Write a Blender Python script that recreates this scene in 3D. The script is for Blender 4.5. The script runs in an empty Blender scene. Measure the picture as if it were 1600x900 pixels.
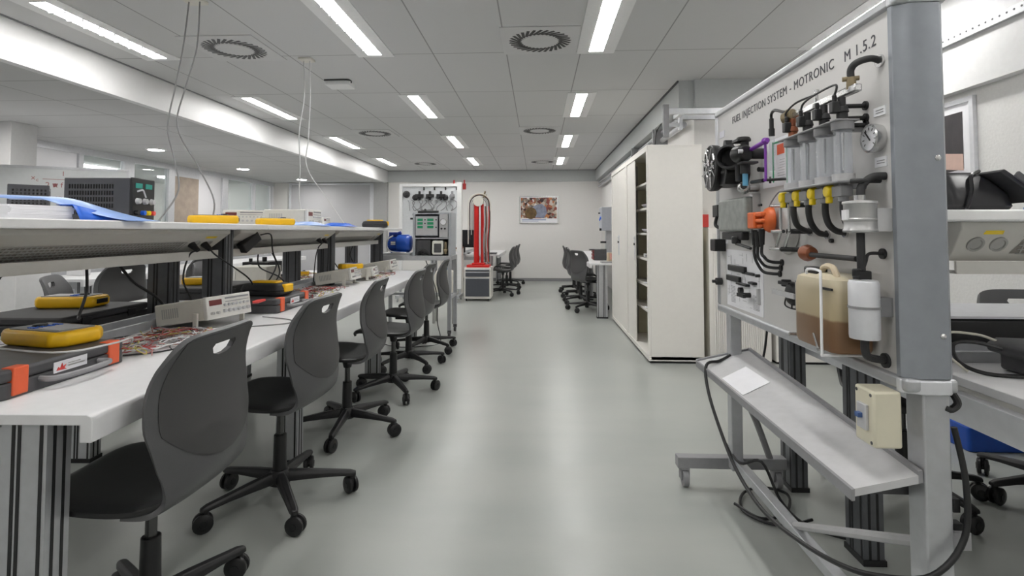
import bpy, bmesh, math, random
from mathutils import Vector, Matrix, Euler
random.seed(7)
SC = bpy.context.scene
COL = SC.collection
PI = math.pi
# ------------------------------------------------------------ camera
cam_d = bpy.data.cameras.new('camera'); cam = bpy.data.objects.new('camera', cam_d); COL.objects.link(cam)
cam_d.sensor_width = 36.0; cam_d.lens = 835.0 / 1600.0 * 36.0
cam_d.shift_x = 0.00054; cam_d.shift_y = -0.07536
cam_d.clip_start = 0.05; cam_d.clip_end = 100
cam.location = (0, 0, 1.17)
cam.rotation_euler = (math.radians(90 + 2.2), 0, math.radians(2.8))
SC.camera = cam
# ------------------------------------------------------------ world, exposure
SC.world = bpy.data.worlds.new('world'); SC.world.use_nodes = True
SC.world.node_tree.nodes['Background'].inputs[0].default_value = (0.75, 0.8, 0.9, 1)
SC.world.node_tree.nodes['Background'].inputs[1].default_value = 0.3
vs = SC.view_settings
vs.view_transform = 'Standard'; vs.look = 'None'; vs.gamma = 1.0; vs.use_curve_mapping = False
vs.exposure = 1.4
STRIP = 15.0      # emission of the ceiling strips
LAMP = 60.0        # emission of the round downlights
# ------------------------------------------------------------ materials
MATS = {}
def M(name, c, rough=0.5, metal=0.0, var=0.04, bump=0.0, sc=30.0, emit=0.0, coat=0.0):
    if name in MATS: return MATS[name]
    m = bpy.data.materials.new(name); m.use_nodes = True; MATS[name] = m
    nt = m.node_tree; b = nt.nodes['Principled BSDF']
    tc = nt.nodes.new('ShaderNodeTexCoord'); n = nt.nodes.new('ShaderNodeTexNoise')
    n.inputs['Scale'].default_value = sc; n.inputs['Detail'].default_value = 4
    nt.links.new(tc.outputs['Object'], n.inputs['Vector'])
    r = nt.nodes.new('ShaderNodeValToRGB')
    r.color_ramp.elements[0].color = tuple(max(0, x * (1 - var)) for x in c) + (1,)
    r.color_ramp.elements[1].color = tuple(min(1, x * (1 + var)) for x in c) + (1,)
    r.color_ramp.elements[0].position = 0.3; r.color_ramp.elements[1].position = 0.7
    nt.links.new(n.outputs['Fac'], r.inputs['Fac']); nt.links.new(r.outputs['Color'], b.inputs['Base Color'])
    b.inputs['Roughness'].default_value = rough; b.inputs['Metallic'].default_value = metal
    if coat: b.inputs['Coat Weight'].default_value = coat; b.inputs['Coat Roughness'].default_value = 0.1
    if bump:
        bp = nt.nodes.new('ShaderNodeBump'); bp.inputs['Strength'].default_value = bump; bp.inputs['Distance'].default_value = 0.002
        nt.links.new(n.outputs['Fac'], bp.inputs['Height']); nt.links.new(bp.outputs['Normal'], b.inputs['Normal'])
    if emit:
        b.inputs['Emission Color'].default_value = tuple(c) + (1,); b.inputs['Emission Strength'].default_value = emit
    return m
def glassy(name, c, rough=0.02, alpha=0.15, rise=0.6):
    m = bpy.data.materials.new(name); m.use_nodes = True; MATS[name] = m
    nt = m.node_tree; nt.nodes.clear()
    o = nt.nodes.new('ShaderNodeOutputMaterial'); mix = nt.nodes.new('ShaderNodeMixShader')
    t = nt.nodes.new('ShaderNodeBsdfTransparent'); g = nt.nodes.new('ShaderNodeBsdfPrincipled')
    t.inputs[0].default_value = tuple(0.6 + 0.4 * x for x in c) + (1,)
    g.inputs['Base Color'].default_value = tuple(c) + (1,); g.inputs['Roughness'].default_value = rough
    f = nt.nodes.new('ShaderNodeLayerWeight'); f.inputs['Blend'].default_value = 0.25
    mr = nt.nodes.new('ShaderNodeMapRange'); mr.inputs['To Min'].default_value = alpha; mr.inputs['To Max'].default_value = min(1, alpha + rise)
    nt.links.new(f.outputs['Facing'], mr.inputs['Value']); nt.links.new(mr.outputs['Result'], mix.inputs[0])
    nt.links.new(t.outputs[0], mix.inputs[1]); nt.links.new(g.outputs[0], mix.inputs[2]); nt.links.new(mix.outputs[0], o.inputs[0])
    return m
def ceiling_mat(name, c, ox, oy, w=0.6, h=1.2):
    m = bpy.data.materials.new(name); m.use_nodes = True
    nt = m.node_tree; b = nt.nodes['Principled BSDF']; tc = nt.nodes.new('ShaderNodeTexCoord')
    mp = nt.nodes.new('ShaderNodeMapping'); mp.inputs['Location'].default_value = (-ox, -oy, 0)
    br = nt.nodes.new('ShaderNodeTexBrick'); br.offset = 0.0
    br.inputs['Scale'].default_value = 1.0; br.inputs['Mortar Size'].default_value = 0.006
    br.inputs['Mortar Smooth'].default_value = 0.4
    br.inputs['Brick Width'].default_value = w; br.inputs['Row Height'].default_value = h
    br.inputs['Color1'].default_value = tuple(c) + (1,); br.inputs['Color2'].default_value = tuple(x * 0.97 for x in c) + (1,)
    br.inputs['Mortar'].default_value = tuple(x * 0.5 for x in c) + (1,)
    nt.links.new(tc.outputs['Object'], mp.inputs[0]); nt.links.new(mp.outputs[0], br.inputs[0])
    nt.links.new(br.outputs['Color'], b.inputs['Base Color']); b.inputs['Roughness'].default_value = 0.9
    n = nt.nodes.new('ShaderNodeTexNoise'); n.inputs['Scale'].default_value = 300
    bp = nt.nodes.new('ShaderNodeBump'); bp.inputs['Strength'].default_value = 0.15; bp.inputs['Distance'].default_value = 0.001
    nt.links.new(tc.outputs['Object'], n.inputs['Vector']); nt.links.new(n.outputs['Fac'], bp.inputs['Height']); nt.links.new(bp.outputs[0], b.inputs['Normal'])
    return m
def floor_mat():
    m = bpy.data.materials.new('epoxy_floor'); m.use_nodes = True
    nt = m.node_tree; b = nt.nodes['Principled BSDF']; tc = nt.nodes.new('ShaderNodeTexCoord')
    mp = nt.nodes.new('ShaderNodeMapping'); mp.inputs['Scale'].default_value = (0.7, 2.2, 1)
    n = nt.nodes.new('ShaderNodeTexNoise'); n.inputs['Scale'].default_value = 1.6; n.inputs['Detail'].default_value = 7
    n2 = nt.nodes.new('ShaderNodeTexNoise'); n2.inputs['Scale'].default_value = 90; n2.inputs['Detail'].default_value = 3
    nt.links.new(tc.outputs['Object'], mp.inputs[0]); nt.links.new(mp.outputs[0], n.inputs['Vector']); nt.links.new(tc.outputs['Object'], n2.inputs['Vector'])
    r = nt.nodes.new('ShaderNodeValToRGB'); r.color_ramp.elements[0].position = 0.3; r.color_ramp.elements[1].position = 0.75
    r.color_ramp.elements[0].color = (0.345, 0.365, 0.345, 1); r.color_ramp.elements[1].color = (0.405, 0.42, 0.395, 1)
    nt.links.new(n.outputs['Fac'], r.inputs[0]); nt.links.new(r.outputs[0], b.inputs['Base Color'])
    mr = nt.nodes.new('ShaderNodeMapRange'); mr.inputs['To Min'].default_value = 0.22; mr.inputs['To Max'].default_value = 0.42
    nt.links.new(n.outputs['Fac'], mr.inputs[0]); nt.links.new(mr.outputs[0], b.inputs['Roughness'])
    bp = nt.nodes.new('ShaderNodeBump'); bp.inputs['Strength'].default_value = 0.12; bp.inputs['Distance'].default_value = 0.001
    nt.links.new(n2.outputs['Fac'], bp.inputs['Height']); nt.links.new(bp.outputs[0], b.inputs['Normal'])
    return m
WALL = M('painted_wall', (0.78, 0.765, 0.745), 0.75, var=0.015, bump=0.15, sc=60)
WALLR = M('woodchip_wall', (0.76, 0.755, 0.74), 0.8, var=0.03, bump=0.9, sc=60)
BAND = M('soffit_grey', (0.5, 0.52, 0.52), 0.6, var=0.02)
WHITE = M('white_paint', (0.8, 0.8, 0.8), 0.45, var=0.02)
CREAM = M('cabinet_cream', (0.84, 0.815, 0.77), 0.4, var=0.01)
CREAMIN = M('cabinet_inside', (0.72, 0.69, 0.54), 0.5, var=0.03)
WTOP = M('worktop_laminate', (0.72, 0.72, 0.73), 0.33, var=0.02)
WEDGE = M('worktop_edge', (0.66, 0.66, 0.62), 0.45, var=0.02)
ALU = M('anodised_aluminium', (0.5, 0.51, 0.53), 0.38, metal=0.55, var=0.05)
ALUL = M('light_aluminium', (0.7, 0.71, 0.74), 0.35, metal=0.4, var=0.04)
ALUD = M('dark_profile', (0.13, 0.135, 0.145), 0.4, metal=0.4, var=0.08)
STEEL = M('brushed_steel', (0.6, 0.6, 0.6), 0.25, metal=0.9, var=0.06)
BRASS = M('tarnished_brass', (0.27, 0.22, 0.14), 0.4, metal=0.8, var=0.15)
TRUNK = M('trunking_grey', (0.62, 0.61, 0.57), 0.5, var=0.02)
TRUNKD = M('vent_dark', (0.24, 0.225, 0.2), 0.6, var=0.1)
BLK = M('black_plastic', (0.011, 0.011, 0.012), 0.42, var=0.1)
BLKG = M('black_gloss', (0.012, 0.012, 0.014), 0.2, var=0.1)
BLKM = M('black_rubber', (0.03, 0.03, 0.032), 0.65, var=0.1)
SHELL = M('chair_shell_grey', (0.085, 0.085, 0.088), 0.42, var=0.04, bump=0.08, sc=300)
PANEL = M('chair_back_panel', (0.052, 0.051, 0.052), 0.5, var=0.04, bump=0.1, sc=300)
SEAT = M('chair_seat_black', (0.012, 0.012, 0.013), 0.4, var=0.1)
YEL = M('tester_yellow', (0.95, 0.55, 0.01), 0.4, var=0.04)
YELB = M('bright_yellow', (0.9, 0.66, 0.01), 0.35, var=0.03)
ORG = M('strap_orange', (0.86, 0.14, 0.05), 0.45, var=0.04)
ORGC = M('cap_orange', (0.72, 0.14, 0.03), 0.42, var=0.1)
RED = M('hydraulic_red', (0.6, 0.015, 0.012), 0.3, var=0.05)
BLU = M('motor_blue', (0.01, 0.08, 0.45), 0.3, var=0.06)
BLUF = M('folder_blue', (0.02, 0.13, 0.65), 0.35, var=0.05)
BLUL = M('plastic_sleeve_blue', (0.3, 0.45, 0.82), 0.3, var=0.1)
BEIGE = M('instrument_beige', (0.66, 0.64, 0.58), 0.5, var=0.03)
BEIGED = M('instrument_grey', (0.4, 0.4, 0.38), 0.5, var=0.03)
PAPER = M('paper_white', (0.85, 0.85, 0.88), 0.7, var=0.02)
GREYD = M('case_grey', (0.075, 0.075, 0.08), 0.5, var=0.1)
GREYM = M('mid_grey', (0.27, 0.27, 0.28), 0.5, var=0.05)
GREYL = M('light_grey', (0.5, 0.5, 0.51), 0.5, var=0.04)
PCB = M('circuit_green', (0.03, 0.18, 0.07), 0.4, var=0.2)
PURP = M('purple_tube', (0.22, 0.05, 0.4), 0.4, var=0.05)
GRN = M('green_line', (0.02, 0.3, 0.13), 0.5, var=0.02)
REDM = M('mark_red', (0.7, 0.06, 0.05), 0.5, var=0.05)
PCBL = M('tube_blue', (0.15, 0.45, 0.7), 0.4)
COPPER = M('copper_brown', (0.28, 0.09, 0.04), 0.4, metal=0.3, var=0.15)
BPANEL = M('board_panel_grey', (0.62, 0.61, 0.6), 0.42, var=0.02, sc=6)
INK = M('lettering_ink', (0.05, 0.05, 0.06), 0.6, var=0.0)
LED = M('led_green', (0.01, 0.2, 0.09), 0.4, emit=0.12)
LEDT = M('led_teal', (0.01, 0.2, 0.16), 0.4, emit=0.15)
LEDR = M('led_red_window', (0.16, 0.03, 0.03), 0.3)
WOOD = M('door_wood', (0.4, 0.33, 0.27), 0.5, var=0.12, sc=8)
LIT = M('strip_lamp_lit', (1.0, 0.985, 0.96), 0.5, var=0, emit=STRIP)
LITR = M('downlight_lit', (1.0, 0.97, 0.93), 0.5, var=0, emit=LAMP)
CLEAR = glassy('clear_tube', (0.85, 0.87, 0.9), 0.03, 0.08, 0.3)
PANE = glassy('partition_glass', (0.6, 0.65, 0.65), 0.02, 0.12)
def can_mat():
    m = bpy.data.materials.new('filled_can'); m.use_nodes = True; nt = m.node_tree; b = nt.nodes['Principled BSDF']
    tc = nt.nodes.new('ShaderNodeTexCoord'); sp = nt.nodes.new('ShaderNodeSeparateXYZ'); n = nt.nodes.new('ShaderNodeTexNoise'); n.inputs['Scale'].default_value = 25
    ad = nt.nodes.new('ShaderNodeMath'); ad.operation = 'MULTIPLY_ADD'; ad.inputs[1].default_value = 0.008
    nt.links.new(tc.outputs['Object'], sp.inputs[0]); nt.links.new(tc.outputs['Object'], n.inputs['Vector'])
    nt.links.new(n.outputs['Fac'], ad.inputs[0]); nt.links.new(sp.outputs['Z'], ad.inputs[2])
    r_ = nt.nodes.new('ShaderNodeValToRGB'); e = r_.color_ramp.elements
    mr = nt.nodes.new('ShaderNodeMapRange'); mr.inputs['From Min'].default_value = 0.86; mr.inputs['From Max'].default_value = 1.07
    nt.links.new(ad.outputs[0], mr.inputs['Value']); nt.links.new(mr.outputs[0], r_.inputs[0])
    e[0].color = (0.2, 0.1, 0.045, 1); e[1].color = (0.68, 0.62, 0.47, 1)
    for p, c in ((0.4, (0.22, 0.13, 0.07)), (0.43, (0.45, 0.37, 0.23)), (0.75, (0.5, 0.43, 0.29))):
        q = e.new(p); q.color = c + (1,)
    nt.links.new(r_.outputs[0], b.inputs['Base Color']); b.inputs['Roughness'].default_value = 0.3
    b.inputs['Subsurface Weight'].default_value = 0.15; b.inputs['Subsurface Radius'].default_value = (0.02, 0.015, 0.01)
    return m
JUG = can_mat()
FUEL = M('fuel_brown', (0.13, 0.055, 0.02), 0.3, var=0.1)
# ------------------------------------------------------------ mesh helper
def catmull(pts, k=6):
    P = [Vector(p) for p in pts]
    if len(P) < 3: return P
    out = []
    for i in range(len(P) - 1):
        a = P[max(i - 1, 0)]; b = P[i]; c = P[i + 1]; d = P[min(i + 2, len(P) - 1)]
        for j in range(k):
            t = j / k
            out.append(0.5 * ((2 * b) + (c - a) * t + (2 * a - 5 * b + 4 * c - d) * t * t + (3 * b - a - 3 * c + d) * t ** 3))
    out.append(P[-1]); return out
def rpoly(w, d, r, n=4, cx=0, cy=0):
    o = []
    for qx, qy, a0 in ((1, 1, 0), (-1, 1, PI / 2), (-1, -1, PI), (1, -1, 3 * PI / 2)):
        for i in range(n + 1):
            a = a0 + PI / 2 * i / n
            o.append((cx + qx * (w / 2 - r) + r * math.cos(a), cy + qy * (d / 2 - r) + r * math.sin(a)))
    return o
class MB:
    def __init__(s): s.v = []; s.f = []; s.m = []; s.mi = 0; s.xf = None
    def mat(s, i): s.mi = i; return s
    def x(s, m): s.xf = m; return s
    def add(s, vs_, fs):
        b = len(s.v)
        for p in vs_:
            p = Vector(p); s.v.append(s.xf @ p if s.xf else p)
        for f in fs: s.f.append([b + i for i in f]); s.m.append(s.mi)
        return s
    def box(s, x0, x1, y0, y1, z0, z1):
        return s.add([(x0, y0, z0), (x1, y0, z0), (x1, y1, z0), (x0, y1, z0), (x0, y0, z1), (x1, y0, z1), (x1, y1, z1), (x0, y1, z1)],
                     [(0, 3, 2, 1), (4, 5, 6, 7), (0, 1, 5, 4), (1, 2, 6, 5), (2, 3, 7, 6), (3, 0, 4, 7)])
    def cb(s, c, d): return s.box(c[0] - d[0] / 2, c[0] + d[0] / 2, c[1] - d[1] / 2, c[1] + d[1] / 2, c[2] - d[2] / 2, c[2] + d[2] / 2)
    def rings(s, rings, caps=True, close=False):
        n = len(rings[0]); vs_ = [p for r in rings for p in r]; fs = []
        R = len(rings)
        for i in range(R if close else R - 1):
            for j in range(n):
                a = i * n + j; b = i * n + (j + 1) % n; i2 = (i + 1) % R
                fs.append((a, b, i2 * n + (j + 1) % n, i2 * n + j))
        if caps and not close: fs.append(tuple(range(n))[::-1]); fs.append(tuple((R - 1) * n + j for j in range(n)))
        return s.add(vs_, fs)
    def cyl(s, p0, p1, r0, r1=None, n=16):
        p0 = Vector(p0); p1 = Vector(p1); r1 = r0 if r1 is None else r1
        d = (p1 - p0).normalized(); u = d.orthogonal().normalized(); w = d.cross(u)
        rg = [[p + (u * math.cos(2 * PI * j / n) + w * math.sin(2 * PI * j / n)) * r for j in range(n)] for p, r in ((p0, r0), (p1, r1))]
        return s.rings(rg)
    def lathe(s, prof, o, ax=(0, 0, 1), n=20):
        o = Vector(o); d = Vector(ax).normalized(); u = d.orthogonal().normalized(); w = d.cross(u)
        return s.rings([[o + d * h + (u * math.cos(2 * PI * j / n) + w * math.sin(2 * PI * j / n)) * max(r, 1e-4) for j in range(n)] for r, h in prof])
    def tube(s, pts, r, n=8, k=6, closed=False):
        P = catmull(pts, k); rg = []; u = None
        for i, p in enumerate(P):
            t = (P[min(i + 1, len(P) - 1)] - P[max(i - 1, 0)])
            t = t.normalized() if t.length > 1e-9 else Vector((0, 0, 1))
            u = t.orthogonal().normalized() if u is None else (u - t * u.dot(t)).normalized()
            w = t.cross(u); rr = r if not callable(r) else r(i / (len(P) - 1))
            rg.append([p + (u * math.cos(2 * PI * j / n) + w * math.sin(2 * PI * j / n)) * rr for j in range(n)])
        return s.rings(rg)
    def prism(s, poly, pl, a, b):
        f = {'xy': lambda p, h: (p[0], p[1], h), 'xz': lambda p, h: (p[0], h, p[1]), 'yz': lambda p, h: (h, p[0], p[1])}[pl]
        return s.rings([[Vector(f(p, a)) for p in poly], [Vector(f(p, b)) for p in poly]])
    def sph(s, c, r, sc=(1, 1, 1), n=12):
        rg = []
        for i in range(1, n):
            t = PI * i / n
            rg.append([Vector((c[0] + r * sc[0] * math.sin(t) * math.cos(2 * PI * j / (2 * n)), c[1] + r * sc[1] * math.sin(t) * math.sin(2 * PI * j / (2 * n)), c[2] - r * sc[2] * math.cos(t))) for j in range(2 * n)])
        return s.rings(rg)
ORIG = {}
def build(name, mb, mats, parent=None, bevel=0.0, seg=2, label=None, smooth=40):
    if not isinstance(mats, (list, tuple)): mats = [mats]
    me = bpy.data.meshes.new(name)
    if parent is not None: off = Vector(ORIG.get(parent.as_pointer(), (0, 0, 0)))
    else:
        xs = [v.x for v in mb.v]; ys = [v.y for v in mb.v]; zs = [v.z for v in mb.v]
        off = Vector(((min(xs) + max(xs)) / 2, (min(ys) + max(ys)) / 2, min(zs)))
    me.from_pydata([v - off for v in mb.v], [], mb.f)
    for m in mats: me.materials.append(m)
    for p, i in zip(me.polygons, mb.m): p.material_index = min(i, len(mats) - 1)
    bm = bmesh.new(); bm.from_mesh(me); bmesh.ops.recalc_face_normals(bm, faces=bm.faces); bm.to_mesh(me); bm.free()
    me.polygons.foreach_set('use_smooth', [True] * len(me.polygons)); me.set_sharp_from_angle(angle=math.radians(smooth))
    o = bpy.data.objects.new(name, me); COL.objects.link(o)
    if parent is not None: o.parent = parent; ORIG[o.as_pointer()] = tuple(off)
    else: o.location = off; ORIG[o.as_pointer()] = tuple(off)
    if bevel:
        b = o.modifiers.new('Bevel', 'BEVEL'); b.width = bevel; b.segments = seg; b.limit_method = 'ANGLE'; b.angle_limit = math.radians(35)
        b.use_clamp_overlap = True
    if label: o['label'] = label
    return o
def tag(o, label, cat, group=None, kind=None):
    o['label'] = label; o['category'] = cat
    if group: o['group'] = group
    if kind: o['kind'] = kind
    return o
def thing(name, label, cat, loc, rz=0.0, group=None, local=False):
    o = bpy.data.objects.new(name, None); COL.objects.link(o); o.empty_display_size = 0.1
    o.location = loc; o.rotation_euler = (0, 0, rz)
    ORIG[o.as_pointer()] = (0, 0, 0) if local else tuple(loc)
    return tag(o, label, cat, group)
def struct(name, mb, mat, bevel=0, parent=None):
    o = build(name, mb, mat, parent, bevel)
    if parent is None: o['kind'] = 'structure'
    return o
def copy_tree(o, parent=None):
    c = o.copy(); COL.objects.link(c)
    if parent is not None: c.parent = parent
    ORIG[c.as_pointer()] = (0, 0, 0)
    for ch in list(o.children): copy_tree(ch, c)
    return c
def dup(o, loc, rz, label, group=None):
    c = copy_tree(o); c.location = loc; c.rotation_euler = (0, 0, rz); c['label'] = label
    if group: c['group'] = group
    return c
def text(name, s, size, mtx, mat, parent, ext=0.0008, spacing=1.0, align='LEFT'):
    cu = bpy.data.curves.new(name, 'FONT'); cu.body = s; cu.size = size; cu.extrude = ext; cu.space_character = spacing; cu.align_x = align
    t = bpy.data.objects.new('tmp_text', cu); COL.objects.link(t)
    bpy.context.view_layer.update()
    me = bpy.data.meshes.new_from_object(t.evaluated_get(bpy.context.evaluated_depsgraph_get()))
    bpy.data.objects.remove(t); bpy.data.curves.remove(cu)
    off = Vector(ORIG.get(parent.as_pointer(), (0, 0, 0))) if parent else Vector((0, 0, 0))
    me.transform(Matrix.Translation(-off) @ mtx); me.name = name
    me.materials.clear(); me.materials.append(mat)
    o = bpy.data.objects.new(name, me); COL.objects.link(o)
    if parent: o.parent = parent
    return o
def T(x, y, z, rz=0, rx=0, ry=0): return Matrix.Translation((x, y, z)) @ Euler((rx, ry, rz)).to_matrix().to_4x4()
R = math.radians
# ============================================================ SETTING
XL, XS, XR1, XR2, YF, YS, YB = -6.4, -3.6, 1.5, 2.6, 12.65, 5.17, -2.6
XC = -9.2
struct('floor', MB().box(XC, XR2 + 0.1, YB - 0.1, YF + 0.1, -0.1, 0), floor_mat())
struct('ceiling', MB().box(XS, XR2 + 0.1, YB - 0.1, YF + 0.1, 2.62, 2.72), ceiling_mat('ceiling_tiles', (0.62, 0.62, 0.62), 0.3 + 0.5, 4.27 - 5.02))
# tile phase is set from the slab's own centre
struct('ceiling', MB().box(XC, XS + 0.01, YB - 0.1, YF + 0.1, 2.34, 2.44), ceiling_mat('ceiling_tiles_low', (0.6, 0.6, 0.6), 0.3, 0.1, 1.8, 0.6))
struct('trim_beam', MB().box(XS - 0.05, XS + 0.02, YB, YF, 2.325, 2.72), M('bulkhead_paint', (0.78, 0.78, 0.78), 0.4, var=0.01))
struct('trim_beam_joint', MB().box(XS + 0.02, XS + 0.035, YB, YF, 2.612, 2.62), GREYM)
struct('wall_far', MB().box(XC, XR1 + 0.1, YF, YF + 0.1, 0, 2.72), WALL)
struct('wall_rear', MB().box(XC, XR2 + 0.1, YB - 0.1, YB, 0, 2.72), WALL)
struct('wall_right', MB().box(XR2, XR2 + 0.1, YB, YS, 0, 2.72), WALLR)
struct('wall_right_step', MB().box(XR1, XR2 + 0.1, YS, YS + 0.1, 0, 2.72), WALL)
struct('wall_right_far', MB().box(XR1, XR1 + 0.1, YS + 0.1, YF, 0, 2.72), WALL)
struct('wall_corridor', MB().box(XC - 0.1, XC, YB, YF, 0, 2.72), WALL)
struct('trim_soffit_far', MB().box(XS + 0.02, XR1, YF - 0.05, YF, 2.35, 2.62), BAND)
struct('trim_soffit_right', MB().box(1.36, XR1, YS - 0.001, YF - 0.05, 2.36, 2.62), BAND)
struct('trim_soffit_step', MB().box(XR1, XR2, YS - 0.05, YS, 2.35, 2.62), BAND)
struct('trim_soffit_near', MB().box(XR2 - 0.06, XR2, YB, YS - 0.05, 2.02, 2.62), WHITE)
struct('trim_joint_far', MB().box(XS + 0.02, XR1, YF - 0.07, YF - 0.05, 2.608, 2.62), GREYM)
struct('trim_joint_right', MB().box(1.345, 1.36, YS - 0.001, YF - 0.05, 2.605, 2.62), GREYD)
struct('baseboard_far', MB().box(XS, XR1, YF - 0.015, YF, 0, 0.07), GREYM)
struct('baseboard_step', MB().box(XR1, XR2, YS - 0.012, YS, 0, 0.07), GREYM)
struct('baseboard_right', MB().box(XR2 - 0.012, XR2, YB, YS - 0.012, 0, 0.07), GREYM)
struct('wall_pier', MB().box(-3.9, -3.58, YF - 0.12, YF, 0, 2.34), M('pier_grey', (0.42, 0.42, 0.42), 0.6))
struct('column', MB().box(-6.05, -5.57, 5.36, 5.66, 0, 2.34), M('column_paint', (0.6, 0.6, 0.6), 0.6, var=0.02), bevel=0.004).name = 'wall_column'
# glazed partition on the left
fr = MB(); fr.box(XL - 0.05, XL + 0.02, YB, YF, 2.25, 2.34); fr.box(XL - 0.05, XL + 0.02, YB, YF, 0, 0.08)
for y0, y1 in ((7.1, 7.18), (7.93, 8.13), (8.92, 9.08), (10.5, 10.7), (11.64, 11.76), (12.45, 12.53)):
    fr.box(XL - 0.05, XL + 0.03, y0, y1, 0.0, 2.25)
struct('trim_partition', fr, ALUL, bevel=0.003)
pn = MB(); pn.box(XL - 0.03, XL, YB, 7.1, 0, 2.25); pn.box(XL - 0.03, XL, 9.78, 10.5, 0, 2.25); pn.box(XL - 0.03, XL, 12.53, YF, 0, 2.25)
for y0, y1 in ((7.18, 7.93), (8.13, 8.92), (10.7, 11.64), (11.76, 12.45)): pn.box(XL - 0.03, XL, y0, y1, 0.08, 1.0)
struct('wall_left', pn, M('partition_white', (0.8, 0.8, 0.83), 0.35, var=0.01))
for i, (y0, y1) in enumerate(((7.18, 7.93), (8.13, 8.92), (10.7, 11.64), (11.76, 12.45))):
    w = struct('window_%d' % (i + 1), MB().box(XL - 0.02, XL - 0.012, y0, y1, 1.0, 2.25), PANE)
    build('window_rail', MB().box(XL - 0.03, XL + 0.01, y0, y1, 1.0, 1.04), ALUL, w)
d = struct('door_1', MB().box(XL - 0.03, XL + 0.0, 9.08, 9.78, 0.0, 2.15), WOOD)
build('door_handle', MB().tube([(XL, 9.2, 1.05), (XL + 0.05, 9.2, 1.05), (XL + 0.05, 9.32, 1.05)], 0.01), STEEL, d)
struct('trim_door', MB().box(XL - 0.03, XL + 0.01, 9.08, 9.78, 2.15, 2.25), ALUL)
gs = MB(); gs.box(-5.93, -3.92, YF - 0.06, YF - 0.03, 0.1, 2.28)
b2 = struct('wall_divider', gs, M('divider_grey', (0.5, 0.5, 0.52), 0.5, var=0.01))
build('divider_frame', MB().box(-5.98, -3.9, YF - 0.09, YF - 0.02, 2.28, 2.33).box(-4.0, -3.9, YF - 0.09, YF - 0.02, 0, 2.28).box(-5.98, -5.93, YF - 0.09, YF - 0.02, 0, 2.28), ALUL, b2, bevel=0.003)
# corridor furniture seen through the glass
c1 = MB().box(-9.15, -8.7, 10.2, 12.4, 0, 0.02)
struct('trim_corridor_shelf', MB().box(XC, XC + 0.05, 7.0, 8.7, 1.75, 1.95), M('corridor_dark', (0.16, 0.17, 0.17), 0.6))
# ============================================================ CEILING LIGHTS AND VENTS
def strip_light(louvre, label):
    t = thing('ceiling_light', label, 'ceiling light', (0, 0, 2.62), 0, 'strip lights in the ceiling', local=True)
    build('diffuser', MB().box(-0.055, 0.055, -0.55, 0.55, -0.004, -0.0005), LIT, t)
    f = MB()
    for s_ in (-1, 1): f.box(min(s_ * 0.056, s_ * 0.15), max(s_ * 0.056, s_ * 0.15), -0.6, 0.6, -0.006, -0.0005)
    f.box(-0.056, 0.056, 0.551, 0.6, -0.006, -0.0005); f.box(-0.056, 0.056, -0.6, -0.551, -0.006, -0.0005)
    build('frame', f, WHITE, t)
    if louvre:
        for k in range(1, 8):
            y = -0.55 + k * 1.1 / 8
            build('louvre', MB().box(-0.055, 0.055, y - 0.007, y + 0.007, -0.018, -0.004), GREYL, t)
    return t
LX = (-3.15, -1.33, 0.47, 2.22); LY = (-1.05, 1.32, 3.72, 6.15, 8.6, 11.0)
nmx = {-3.15: 'far left column', -1.33: 'second column from the left', 0.47: 'third column above the aisle', 2.22: 'right column beyond the display board'}
nmy = {-1.05: 'behind the camera', 1.32: 'overhead just out of view', 3.72: 'nearest row in view', 6.15: 'second row', 8.6: 'third row', 11.0: 'last row by the far wall'}
P1 = P2 = None
for x in LX:
    for y in LY:
        if x > 2 and y > 5: continue
        lab = 'white recessed strip light, %s, %s' % (nmx[x], nmy[y])
        if y < 5:
            if P1 is None: P1 = strip_light(True, lab); o = P1
            else: o = dup(P1, (0, 0, 0), 0, lab)
        else:
            if P2 is None: P2 = strip_light(False, lab); o = P2
            else: o = dup(P2, (0, 0, 0), 0, lab)
        o.location = (x, y, 2.62)
def downlight(loc, lab, base=[None]):
    if base[0] is None:
        t = thing('downlight', lab, 'ceiling light', loc, 0, 'round downlights in the lower ceiling', local=True)
        build('lens', MB().cyl((0, 0, -0.008), (0, 0, -0.001), 0.1, n=28), LITR, t)
        build('rim', MB().lathe([(0.101, -0.001), (0.101, -0.012), (0.125, -0.008), (0.13, -0.001)], (0, 0, 0), n=28), WHITE, t)
        base[0] = t; return t
    return dup(base[0], loc, 0, lab)
for loc, lab in (((-5.45, 7.35, 2.34), 'round white downlight nearest the dark power supply'), ((-5.5, 9.7, 2.34), 'round white downlight in the middle of the lower ceiling'),
                 ((-5.3, 11.75, 2.34), 'round white downlight closest to the grey divider wall'), ((-5.3, 4.6, 2.34), 'round downlight over the whiteboard, out of view'), ((-5.3, 1.9, 2.34), 'round downlight left of the camera, out of view')):
    downlight(loc, lab)
for i, y in enumerate((6.5, 9.0, 11.5)):
    t = thing('corridor_light', ('long corridor tube lamp behind the first glass pane', 'long corridor tube lamp behind the brown door', 'long corridor tube lamp behind the last glass panes')[i], 'ceiling light', (-7.9, y, 2.34), 0, 'tube lamps in the corridor')
    build('diffuser', MB().box(-7.97, -7.83, y - 0.7, y + 0.7, 2.30, 2.33), M('corridor_lit', (1, 1, 0.98), 0.5, emit=14), t)
    build('housing', MB().box(-7.99, -7.81, y - 0.72, y + 0.72, 2.33, 2.339), WHITE, t)
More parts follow.
